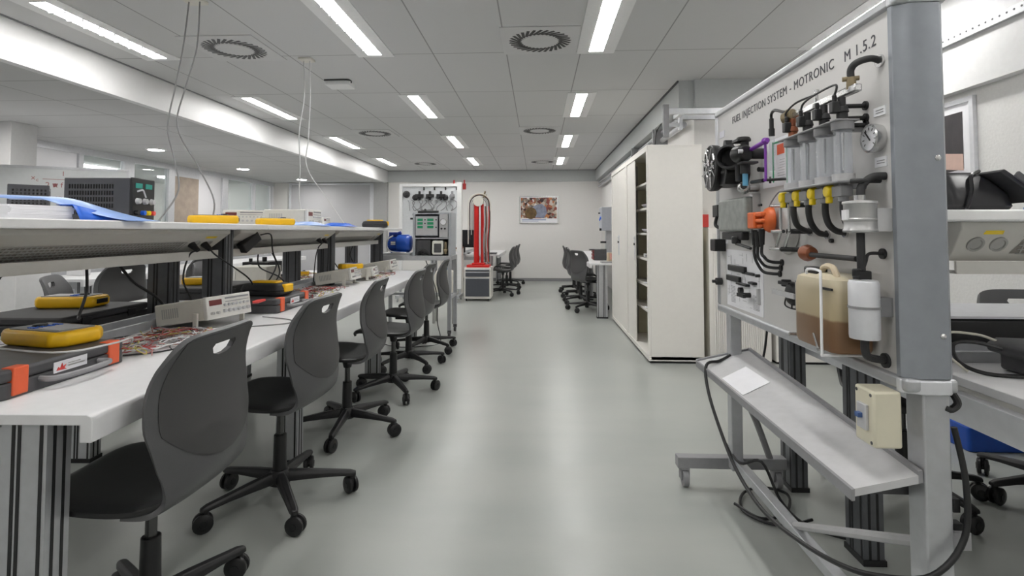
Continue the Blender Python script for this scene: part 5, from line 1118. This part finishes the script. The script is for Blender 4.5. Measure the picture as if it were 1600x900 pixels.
# air flow meter (round housing with grille) at the far end
am = build('airflow_meter', MB().lathe([(0.02, 0.0), (0.08, 0.0), (0.097, 0.02), (0.1, 0.05), (0.093, 0.056), (0.088, 0.05)], (0.79, 2.32, 1.44), (-1, 0.05, 0), 32).rings([[Vector((x, y, z)) for y, z in ((2.40, 1.36), (2.19, 1.36), (2.17, 1.40), (2.19, 1.475), (2.24, 1.52), (2.38, 1.52))] for x in (0.755, PXF)]), BLK, D, bevel=0.004)
tb = MB().lathe([(0.036, 0), (0.043, 0.0), (0.046, 0.01), (0.044, 0.07), (0.048, 0.075), (0.047, 0.084), (0.040, 0.085), (0.037, 0.07), (0.036, 0.02), (0.001, 0.018)], (0.785, 2.19, 1.46), (-0.5, -0.86, 0.02), 28)
build('intake_pipe', tb, BLKM, am)
rib = MB()
for k in range(8):
    a = 2 * PI * k / 8 + 0.2; rib.tube([(0.734, 2.32 + 0.03 * math.cos(a), 1.44 + 0.03 * math.sin(a)), (0.732, 2.32 + 0.09 * math.cos(a + 0.3), 1.44 + 0.09 * math.sin(a + 0.3))], 0.0035, n=6)
rnd = random.Random(8)
for k in range(22):
    a = rnd.uniform(0, 6.28); q = rnd.uniform(0.02, 0.08); a2 = rnd.uniform(0, 3.14)
    c_ = Vector((0.733, 2.32 + q * math.cos(a), 1.44 + q * math.sin(a))); e_ = Vector((0, math.cos(a2), math.sin(a2))) * 0.014
    rib.cyl(c_ - e_, c_ + e_, 0.0035, n=6)
build('impeller_parts', rib, STEEL, am)
build('bolts', MB().cyl((0.75, 2.25, 1.40), (0.758, 2.25, 1.40), 0.007).cyl((0.75, 2.21, 1.41), (0.758, 2.21, 1.41), 0.006), STEEL, am)
build('lug', MB().rings([[Vector((x, y, z)) for y, z in ((2.26, 1.51), (2.20, 1.51), (2.225, 1.545), (2.24, 1.545))] for x in (0.77, 0.80)]), BLK, am)
# throttle valve assembly
vx, vy, vz = 0.775, 2.03, 1.46
tv = build('throttle_valve', MB().lathe([(0.022, 0.0), (0.03, 0.0), (0.033, 0.012), (0.033, 0.05), (0.027, 0.058)], (vx - 0.02, vy + 0.03, vz), (0.3, -1, 0), 20).cyl((vx, vy, vz + 0.025), (vx, vy, vz + 0.05), 0.015).cyl((vx - 0.005, vy, vz + 0.045), (vx - 0.005, vy, vz + 0.062), 0.024).box(vx - 0.03, vx + 0.02, vy - 0.012, vy + 0.05, vz + 0.045, vz + 0.058).cyl((vx + 0.02, vy, vz), (PXF, vy, vz), 0.02), BLK, D, bevel=0.003)
build('throttle_linkage', MB().box(vx - 0.03, vx + 0.03, vy - 0.05, vy + 0.0, vz - 0.042, vz - 0.034).cyl((vx, vy + 0.0, vz - 0.03), (vx, vy + 0.0, vz - 0.075), 0.018).cyl((vx - 0.015, vy + 0.03, vz - 0.04), (vx - 0.015, vy + 0.03, vz - 0.1), 0.01), BLKM, tv, bevel=0.002)
build('blue_tube', MB().cyl((vx, vy, vz - 0.07), (vx, vy, vz - 0.12), 0.010), PCBL, tv)
build('screw', MB().cyl((vx - 0.035, vy - 0.03, vz + 0.005), (vx - 0.02, vy - 0.03, vz + 0.005), 0.008), ALUL, tv)
am2 = build('alloy_housing', MB().lathe([(0.014, 0), (0.022, 0.005), (0.024, 0.03), (0.02, 0.055), (0.014, 0.06)], (vx + 0.03, vy + 0.09, 1.335), (-0.4, -0.9, 0.1), 16).cyl((vx + 0.03, vy + 0.07, 1.34), (PXF, vy + 0.07, 1.34), 0.018), STEEL, D, bevel=0.002)
build('bore', MB().cyl((vx + 0.008, vy + 0.034, 1.342), (vx + 0.003, vy + 0.026, 1.343), 0.012), BLK, am2)
# control unit box
eu = build('control_unit', MB().box(0.795, 0.84, 2.095, 2.40, 1.17, 1.305), M('ecu_alloy', (0.36, 0.38, 0.36), 0.45, metal=0.4, var=0.15), D, bevel=0.01, seg=3)
build('bracket', MB().box(0.82, PXF, 2.08, 2.11, 1.165, 1.315), STEEL, eu)
build('plug', MB().box(0.80, 0.83, 2.14, 2.37, 1.135, 1.168).cyl((0.80, 2.2, 1.12), (0.80, 2.2, 1.15), 0.018), BLK, eu, bevel=0.005)
build('cable', MB().tube([(0.80, 2.2, 1.12), (0.80, 2.14, 1.115), (0.81, 2.08, 1.105)], 0.006), BLK, eu)
build('relay', MB().box(0.81, PXF, 2.45, 2.52, 1.235, 1.29).tube([(0.815, 2.47, 1.24), (0.80, 2.45, 1.20), (0.81, 2.42, 1.185), (0.82, 2.40, 1.185)], 0.008), BLK, D, bevel=0.004)
build('relay', MB().box(0.80, PXF, 2.46, 2.53, 1.08, 1.135), BLK, D, bevel=0.004)
# ignition distributor
di = build('distributor_cap', MB().lathe([(0.045, 0), (0.045, 0.015), (0.038, 0.028), (0.028, 0.034)], (PXF - 0.03, 1.90, 1.21), (-1, 0.2, 0), 20).box(0.765, 0.80, 1.935, 1.995, 1.18, 1.238).box(0.77, 0.80, 1.88, 1.94, 1.222, 1.238).box(0.77, 0.80, 1.88, 1.94, 1.20, 1.214).box(0.775, 0.80, 1.9, 1.94, 1.182, 1.194), ORGC, D, bevel=0.005)
build('distributor_body', MB().lathe([(0.085, 0), (0.088, 0.006), (0.065, 0.025), (0.05, 0.027)], (PXF, 1.86, 1.18), (-1, 0, 0), 32), M('alloy_disc', (0.5, 0.49, 0.48), 0.4, metal=0.3), D)
for k, (y, z) in enumerate(((1.98, 1.175), (1.95, 1.17), (1.915, 1.178))):
    e = [(1.905, 1.062), (1.914, 1.042), (1.922, 1.021)][2 - k]
    build('ignition_lead', MB().cyl((0.785, y, z), (0.785, y, z - 0.055), 0.011, 0.008).tube([(0.785, y, z - 0.05), (0.784, y + 0.002, z - 0.085), (0.79, y - 0.005, (z - 0.05 + e[1]) / 2 - 0.015), (0.805, (y + e[0]) / 2 + 0.01, e[1] + 0.006), (0.825, e[0] + 0.015, e[1]), (PXF - 0.004, e[0], e[1])], 0.0055).cyl((PXF, e[0], e[1]), (PXF - 0.006, e[0], e[1]), 0.011), BLK, D)
build('wire_pair', MB().tube([(PXF - 0.03, 1.95, 1.24), (PXF - 0.02, 1.93, 1.28), (PXF - 0.01, 1.89, 1.31), (PXF - 0.005, 1.83, 1.31), (PXF - 0.005, 1.80, 1.27)], 0.0025), GREYM, D)
# bracket rack (bent rods)
rk = MB()
for y in (1.78, 1.72): rk.cyl((0.79, y, 1.255), (0.79, y, 1.17), 0.005).cyl((0.79, y, 1.17), (0.80, y + 0.06, 1.112), 0.005)
rk.cyl((0.785, 1.83, 1.255), (0.785, 1.75, 1.253), 0.006).cyl((0.785, 1.83, 1.17), (0.785, 1.75, 1.17), 0.006).cyl((0.79, 1.86, 1.112), (0.79, 1.78, 1.112), 0.006)
rkb = build('bent_rods', rk, STEEL, D)
build('rod_studs', MB().cyl((0.79, 1.75, 1.253), (PXF, 1.70, 1.253), 0.008).cyl((0.79, 1.74, 1.17), (PXF, 1.70, 1.17), 0.008).cyl((0.79, 1.78, 1.112), (PXF, 1.73, 1.112), 0.008), BLK, rkb)
# injector rail with four measuring tubes
TY = (1.653, 1.564, 1.475, 1.39); tx = 0.775
build('tube_bracket', MB().box(tx - 0.03, tx + 0.03, 1.365, 1.69, 1.447, 1.452).box(tx + 0.028, PXF, 1.42, 1.44, 1.43, 1.45), GREYM, D, bevel=0.002)
build('tube_bracket', MB().box(tx - 0.03, tx + 0.03, 1.36, 1.69, 1.291, 1.297).box(tx + 0.028, PXF, 1.42, 1.44, 1.28, 1.296), GREYM, D, bevel=0.002)
build('bracket_post', MB().cyl((tx + 0.02, 1.61, 1.297), (tx + 0.02, 1.61, 1.447), 0.005).cyl((tx + 0.02, 1.432, 1.297), (tx + 0.02, 1.432, 1.447), 0.005), GREYL, D)
for k, y in enumerate(TY):
    tu = build('measuring_tube', MB().lathe([(0.021, 0), (0.021, 0.12), (0.0195, 0.12), (0.0195, 0)], (tx, y, 1.311), (0, 0, 1), 20), CLEAR, D)
    build('upper_collar', MB().cyl((tx, y, 1.427), (tx, y, 1.447), 0.026), GREYM, tu)
    build('lower_collar', MB().cyl((tx, y, 1.297), (tx, y, 1.315), 0.026), GREYL, tu)
    build('spray_needle', MB().cyl((tx, y, 1.325), (tx, y, 1.42), 0.002, 0.004, n=6), STEEL, tu)
    inj = build('injector', MB().cyl((tx, y, 1.452), (tx, y, 1.472), 0.013).cyl((tx, y, 1.472), (tx, y, 1.488), 0.016, 0.013).cyl((tx, y, 1.488), (tx, y, 1.512), 0.009), COPPER if k == 0 else BLKM, D, bevel=0.002)
    build('injector_plug', MB().box(tx - 0.028, tx - 0.008, y - 0.010, y + 0.010, 1.47, 1.50).cyl((tx - 0.018, y, 1.50), (tx - 0.018, y, 1.518), 0.0055), BLK, inj, bevel=0.003)
    vl = build('drain_valve', MB().cyl((tx, y + 0.004, 1.291), (tx, y + 0.004, 1.245), 0.012).box(tx - 0.015, tx + 0.015, y - 0.014, y + 0.03, 1.258, 1.286), GREYM, D, bevel=0.002)
    build('valve_knob', MB().cyl((tx - 0.004, y + 0.046, 1.274), (tx - 0.022, y + 0.046, 1.274), 0.019, 0.015, n=12).box(tx - 0.018, tx - 0.006, y + 0.038, y + 0.056, 1.243, 1.262).cyl((tx, y + 0.02, 1.274), (tx, y + 0.046, 1.274), 0.008), YELB, vl, bevel=0.003)
    he = ((1.709, 1.169), (1.61, 1.16), (1.519, 1.166), (1.455, 1.18))[k]
    hh = [(tx, y + 0.004, 1.25), (tx, y + 0.004, 1.22), (tx + 0.01, y + 0.008, 1.19), (tx + 0.035, y + 0.02, he[1] + 0.006), (PXF, he[0], he[1])]
    build('drain_hose', MB().tube(hh, 0.0085, n=10), BLKM, D)
    build('hose_grommet', MB().cyl((PXF, he[0], he[1]), (PXF - 0.006, he[0], he[1]), 0.013), STEEL, D)
ra = build('fuel_rail', MB().x(T(tx + 0.01, 1.50, 1.523)).box(-0.010, 0.010, -0.165, 0.16, -0.010, 0.010), STEEL, D, bevel=0.004)
build('pressure_regulator', MB().lathe([(0.012, 0), (0.022, 0.002), (0.022, 0.01), (0.026, 0.012), (0.026, 0.017), (0.02, 0.019), (0.018, 0.036), (0.008, 0.038)], (tx + 0.01, 1.66, 1.523), (-0.5, 0.85, -0.1), 20), BRASS, ra)
build('rail_fitting', MB().cyl((tx + 0.01, 1.365, 1.525), (tx + 0.01, 1.365, 1.555), 0.011).cyl((tx - 0.008, 1.372, 1.552), (tx + 0.026, 1.358, 1.552), 0.006), BRASS, ra)
build('rail_bolt', MB().cyl((tx + 0.01, 1.53, 1.53), (tx + 0.01, 1.53, 1.565), 0.004).cyl((tx + 0.01, 1.53, 1.557), (tx + 0.01, 1.53, 1.567), 0.007), STEEL, ra)
build('signal_wire', MB().tube([(tx - 0.018, 1.39, 1.515), (tx - 0.012, 1.395, 1.545), (tx - 0.012, 1.5, 1.545), (tx - 0.015, 1.555, 1.535), (tx - 0.018, 1.564, 1.515)], 0.003, n=6).tube([(tx - 0.012, 1.5, 1.545), (tx - 0.014, 1.6, 1.548), (tx - 0.018, 1.655, 1.53), (tx - 0.018, 1.653, 1.51)], 0.003, n=6), BLK, D)
build('supply_hose', MB().tube([(tx + 0.01, 1.365, 1.55), (tx + 0.01, 1.365, 1.575), (tx + 0.02, 1.355, 1.59), (tx + 0.05, 1.35, 1.598), (PXF, 1.352, 1.592)], 0.0085, n=10), BLKM, D)
build('hose_grommet', MB().cyl((PXF, 1.352, 1.592), (PXF - 0.006, 1.352, 1.592), 0.016), STEEL, D)
for z in (1.445, 1.463, 1.495): build('stud', MB().cyl((tx + 0.02, 1.42, z), (PXF, 1.415, z), 0.006).cyl((PXF, 1.415, z), (PXF - 0.005, 1.415, z), 0.012), BLK, D)
build('outlet_hose', MB().tube([(tx, 1.36, 1.294), (tx + 0.02, 1.345, 1.294), (PXF - 0.005, 1.36, 1.295)], 0.006).tube([(0.79, 1.345, 1.25), (0.795, 1.35, 1.28), (0.82, 1.35, 1.303), (PXF, 1.345, 1.305)], 0.0095, n=10), BLKM, D)
# fuel filter can
fc = build('filter_can', MB().lathe([(0.02, 0), (0.037, 0.002), (0.038, 0.006), (0.035, 0.012), (0.035, 0.028), (0.037, 0.03), (0.037, 0.034), (0.035, 0.036), (0.035, 0.068), (0.038, 0.072), (0.037, 0.077), (0.012, 0.08)], (0.785, 1.342, 1.166), (0, 0, 1), 28), M('can_alloy', (0.5, 0.5, 0.5), 0.35, metal=0.6), D)
build('neck', MB().cyl((0.785, 1.342, 1.245), (0.785, 1.342, 1.258), 0.013), STEEL, fc)
build('bracket', MB().box(0.81, PXF, 1.315, 1.375, 1.17, 1.225), GREYL, fc)
build('can_label', MB().box(0.7465, 0.752, 1.33, 1.352, 1.198, 1.222), PAPER, fc)
build('down_hose', MB().tube([(0.785, 1.342, 1.168), (0.785, 1.342, 1.12), (0.785, 1.342, 1.075)], 0.0095).tube([(PXF, 1.36, 1.115), (0.81, 1.352, 1.115), (0.80, 1.35, 1.095), (0.79, 1.345, 1.075)], 0.004).cyl((0.785, 1.36, 1.102), (0.795, 1.60, 1.102), 0.007).cyl((PXF, 1.36, 1.115), (PXF - 0.006, 1.36, 1.115), 0.013), BLKM, D)
cp = build('check_valve', MB().lathe([(0.012, 0), (0.022, 0.004), (0.025, 0.02), (0.018, 0.045), (0.010, 0.05)], (0.80, 1.65, 1.106), (0.0, -1, 0), 16), COPPER, D)
build('terminal', MB().cyl((0.80, 1.65, 1.106), (0.83, 1.69, 1.11), 0.012), BLK, cp)
# fuel pump cylinder
fp_ = build('fuel_pump', MB().lathe([(0.012, 0), (0.032, 0.003), (0.033, 0.01), (0.033, 0.135), (0.03, 0.142), (0.012, 0.145)], (0.785, 1.335, 0.91), (0, 0, 1), 28), ALUL, D)
build('clamp', MB().lathe([(0.0335, 0), (0.0345, 0), (0.0345, 0.006), (0.0335, 0.006)], (0.785, 1.335, 0.985), (0, 0, 1), 28).box(0.81, PXF, 1.33, 1.36, 0.965, 1.01), GREYM, fp_)
build('pump_top', MB().box(0.77, 0.80, 1.325, 1.355, 1.052, 1.075).cyl((0.77, 1.335, 1.06), (0.77, 1.335, 1.08), 0.01), BLK, fp_, bevel=0.003)
build('return_hose', MB().tube([(0.785, 1.335, 0.912), (0.785, 1.335, 0.885), (0.80, 1.345, 0.866), (PXF, 1.36, 0.855)], 0.0095).cyl((PXF, 1.36, 0.855), (PXF - 0.006, 1.36, 0.855), 0.018), BLKM, D)
# translucent can with fuel
jx0, jx1, jy0, jy1 = 0.74, 0.845, 1.385, 1.60
def rp(k, z, dx=0): return [Vector(((jx0 + jx1) / 2 + dx + x * k, (jy0 + jy1) / 2 + y * k, z)) for x, y in rpoly(jx1 - jx0, jy1 - jy0, 0.025)]
jc = build('fuel_can', MB().rings([rp(0.94, 0.862), rp(1, 0.872), rp(1, 1.02), rp(0.93, 1.045), rp(0.6, 1.058), rp(0.3, 1.06)]), JUG, D)
build('cap', MB().box(0.755, 0.785, 1.49, 1.565, 1.052, 1.072), BLK, jc, bevel=0.005)
build('handle', MB().tube([(0.77, 1.42, 1.05), (0.77, 1.44, 1.075), (0.77, 1.48, 1.075), (0.77, 1.5, 1.055)], 0.008), M('can_tan', (0.6, 0.5, 0.35), 0.4), jc)
build('holder_rod', MB().tube([(0.732, 1.50, 1.055), (0.73, 1.49, 1.068), (0.73, 1.43, 1.068), (0.728, 1.42, 1.05), (0.728, 1.42, 0.95), (0.728, 1.42, 0.86), (0.735, 1.42, 0.853), (PXF, 1.42, 0.853)], 0.0035, n=8, k=3), PAPER, D)
build('holder_bolt', MB().cyl((0.735, 1.455, 0.862), (0.75, 1.455, 0.862), 0.006).tube([(0.735, 1.455, 0.865), (0.732, 1.47, 0.90)], 0.003).cyl((0.738, 1.62, 0.868), (PXF, 1.62, 0.868), 0.006), STEEL, D)
build('holder_strap', MB().box(0.735, 0.74, 1.385, 1.44, 1.02, 1.026), BLK, D)
build('red_tap', MB().cyl((0.80, 1.635, 0.878), (PXF, 1.635, 0.878), 0.012), COPPER, D)
# horn / siren
hn = build('blower_valve', MB().lathe([(0.038, 0), (0.038, 0.02), (0.03, 0.03), (0.015, 0.032)], (PXF, 1.80, 0.965), (-1, 0, 0), 24).box(0.82, PXF, 1.80, 1.88, 0.99, 1.002).cyl((0.835, 1.85, 0.985), (0.835, 1.85, 1.008), 0.015), BLK, D, bevel=0.002)
build('mount_strip', MB().box(0.808, 0.814, 1.74, 1.90, 0.955, 0.972), GREYL, hn)
build('mount_plate', MB().box(0.81, PXF, 1.728, 1.734, 0.925, 1.015), GREYM, hn)
build('leads', MB().tube([(0.825, 1.83, 0.95), (0.822, 1.83, 0.925), (0.83, 1.79, 0.918), (PXF, 1.755, 0.922)], 0.0025).cyl((0.825, 1.79, 0.945), (0.825, 1.79, 0.92), 0.0025), BLK, hn)
build('lead_stud', MB().cyl((PXF, 1.75, 0.922), (PXF - 0.012, 1.75, 0.922), 0.010), BLK, hn)
build('small_studs', MB().cyl((PXF, 2.49, 1.505), (PXF - 0.004, 2.49, 1.505), 0.006).cyl((PXF, 1.585, 1.143), (PXF - 0.01, 1.585, 1.143), 0.006).cyl((PXF, 2.07, 1.27), (PXF - 0.005, 2.07, 1.27), 0.005).cyl((PXF, 2.3, 1.37), (PXF - 0.006, 2.3, 1.37), 0.008), BLK, D)
build('corner_sticker', MB().box(PXF - 0.002, PXF, 2.46, 2.52, 1.60, 1.63), M('sticker_pale', (0.66, 0.66, 0.72), 0.5), D)
# stand: uprights, feet, tray, cross rail
build('upright', MB().box(0.865, 0.915, 2.47, 2.52, 0.10, 0.80), ALU, D, bevel=0.004)
build('upright', MB().box(0.885, 0.945, 1.29, 1.35, 0.085, 0.80), ALU, D, bevel=0.004)
for y, nm in ((2.55, 'far'), (1.34, 'near')):
    ft = build('foot', MB().box(0.64, 1.13, y - 0.025, y + 0.025, 0.085, 0.135), GREYM, D, bevel=0.003)
    for x in (0.675, 1.09):
        build('caster', MB().cyl((x - 0.012, y - 0.01, 0.036), (x + 0.012, y - 0.01, 0.036), 0.036, n=20).box(x - 0.02, x - 0.014, y - 0.02, y + 0.02, 0.03, 0.08).box(x + 0.014, x + 0.02, y - 0.02, y + 0.02, 0.03, 0.08).box(x - 0.02, x + 0.02, y - 0.022, y + 0.022, 0.075, 0.086), GREYM, ft)
build('cross_rail', MB().box(0.875, 0.915, 1.37, 2.52, 0.115, 0.15), ALU, D, bevel=0.003)
build('brace', MB().tube([(0.90, 2.5, 0.48), (0.98, 2.51, 0.33), (1.06, 2.54, 0.13)], 0.014, n=6), GREYM, D)
build('brace', MB().cyl((0.905, 1.35, 0.43), (0.895, 1.95, 0.145), 0.013, n=8), GREYL, D)
zf, zb = 0.56, 0.605
def tray_pt(x, y, h=0): return Vector((x, y, zf + (zb - zf) * (x - 0.725) / 0.2 + h))
tr = MB(); tr.rings([[tray_pt(0.725, 1.29), tray_pt(0.87, 1.29), tray_pt(0.87, 1.29, 0.018), tray_pt(0.725, 1.29, 0.018)], [tray_pt(0.73, 2.5), tray_pt(0.955, 2.5), tray_pt(0.955, 2.5, 0.018), tray_pt(0.73, 2.5, 0.018)]])
tray = build('tray', tr, M('tray_grey', (0.56, 0.56, 0.57), 0.35), D)
rm = MB()
rm.rings([[tray_pt(0.955, 2.5, 0), tray_pt(0.965, 2.5, 0), tray_pt(0.965, 2.5, 0.028), tray_pt(0.955, 2.5, 0.028)], [tray_pt(0.87, 1.29, 0), tray_pt(0.88, 1.29, 0), tray_pt(0.88, 1.29, 0.028), tray_pt(0.87, 1.29, 0.028)]])
rm.rings([[tray_pt(0.718, 1.285, -0.006), tray_pt(0.725, 1.285, -0.006), tray_pt(0.725, 1.285, 0.02), tray_pt(0.718, 1.285, 0.02)], [tray_pt(0.723, 2.5, -0.006), tray_pt(0.73, 2.5, -0.006), tray_pt(0.73, 2.5, 0.02), tray_pt(0.723, 2.5, 0.02)]])
rm.rings([[tray_pt(0.723, 2.5, -0.006), tray_pt(0.723, 2.51, -0.006), tray_pt(0.723, 2.51, 0.026), tray_pt(0.723, 2.5, 0.026)], [tray_pt(0.965, 2.5, -0.006), tray_pt(0.965, 2.51, -0.006), tray_pt(0.965, 2.51, 0.026), tray_pt(0.965, 2.5, 0.026)]])
build('rim', rm, GREYM, tray)
build('tray_arm', MB().box(0.75, 0.9, 2.44, 2.47, 0.535, 0.56).box(0.76, 0.9, 1.36, 1.39, 0.535, 0.565), GREYD, tray)
mb = MB(); pt = [tray_pt(x, y, 0.0192) for x, y in ((0.735, 2.20), (0.86, 2.28), (0.86, 2.05), (0.735, 1.98))]
mb.rings([pt, [p_ + Vector((0, 0, 0.0015)) for p_ in pt]])
tag(build('paper_sheet', mb, PAPER), 'white sheet of paper lying on the grey tray under the board', 'paper')
# isolator box
ib = build('switch_box', MB().box(0.78, 0.845, 1.30, 1.375, 0.665, 0.796), M('switch_cream', (0.7, 0.66, 0.52), 0.45, var=0.02), D, bevel=0.006, seg=3)
build('breaker', MB().box(0.772, 0.78, 1.318, 1.355, 0.70, 0.76), GREYL, ib, bevel=0.002)
build('toggle', MB().box(0.762, 0.772, 1.33, 1.345, 0.727, 0.738), M('toggle_blue', (0.05, 0.1, 0.25), 0.4), ib)
for y_, z_ in ((1.31, 0.785), (1.31, 0.675), (1.365, 0.785)): build('box_screw', MB().cyl((0.779, y_, z_), (0.781, y_, z_), 0.004), GREYD, ib)
build('hook', MB().tube([(0.955, 1.30, 0.80), (0.965, 1.295, 0.775), (0.95, 1.295, 0.76), (0.935, 1.295, 0.765)], 0.008), BLK, D)
build('side_latch', MB().box(0.945, 0.96, 1.29, 1.31, 0.53, 0.56).box(0.945, 0.965, 1.29, 1.31, 0.49, 0.505), BLK, D)
build('arm_bracket', MB().box(0.945, 0.99, 1.3, 1.33, 0.44, 0.48), GREYM, D)
cabs = [(0.88, 2.49, 0.615), (0.80, 2.42, 0.60), (0.73, 2.38, 0.59), (0.712, 2.3, 0.50), (0.715, 2.15, 0.38), (0.72, 2.0, 0.30), (0.725, 1.8, 0.27), (0.74, 1.6, 0.29), (0.76, 1.42, 0.33), (0.80, 1.32, 0.365), (0.88, 1.27, 0.40), (0.955, 1.275, 0.48), (0.97, 1.285, 0.60), (0.955, 1.295, 0.72)]
build('mains_cable', MB().tube(cabs, 0.0065, n=10), BLK, D)
for pts, lab in (([(0.83, 2.35, 0.02), (0.9, 2.25, 0.012), (1.02, 2.3, 0.012), (1.08, 2.42, 0.03), (1.0, 2.5, 0.02), (0.9, 2.45, 0.012), (0.85, 2.3, 0.012), (0.95, 2.2, 0.012), (1.1, 2.25, 0.012)], 'looped black cables on the floor under the display board'),
                 ([(0.86, 2.55, 0.2), (0.88, 2.42, 0.16), (0.95, 2.36, 0.19), (1.0, 2.3, 0.06), (1.06, 2.2, 0.012), (1.2, 2.1, 0.012)], 'black cable hanging from the board foot to the floor')):
    tag(build('floor_cable', MB().tube(pts, 0.006), BLK), lab, 'cable', 'floor cables at the display board')
cord([(1.15, 2.75, 0.73), (1.13, 2.74, 0.6), (1.09, 2.7, 0.45), (1.12, 2.68, 0.3), (1.2, 2.66, 0.1), (1.25, 2.66, 0.012)], 'black cord hanging behind the display board toward the floor', 0.006, BLK, 'cables behind the board')
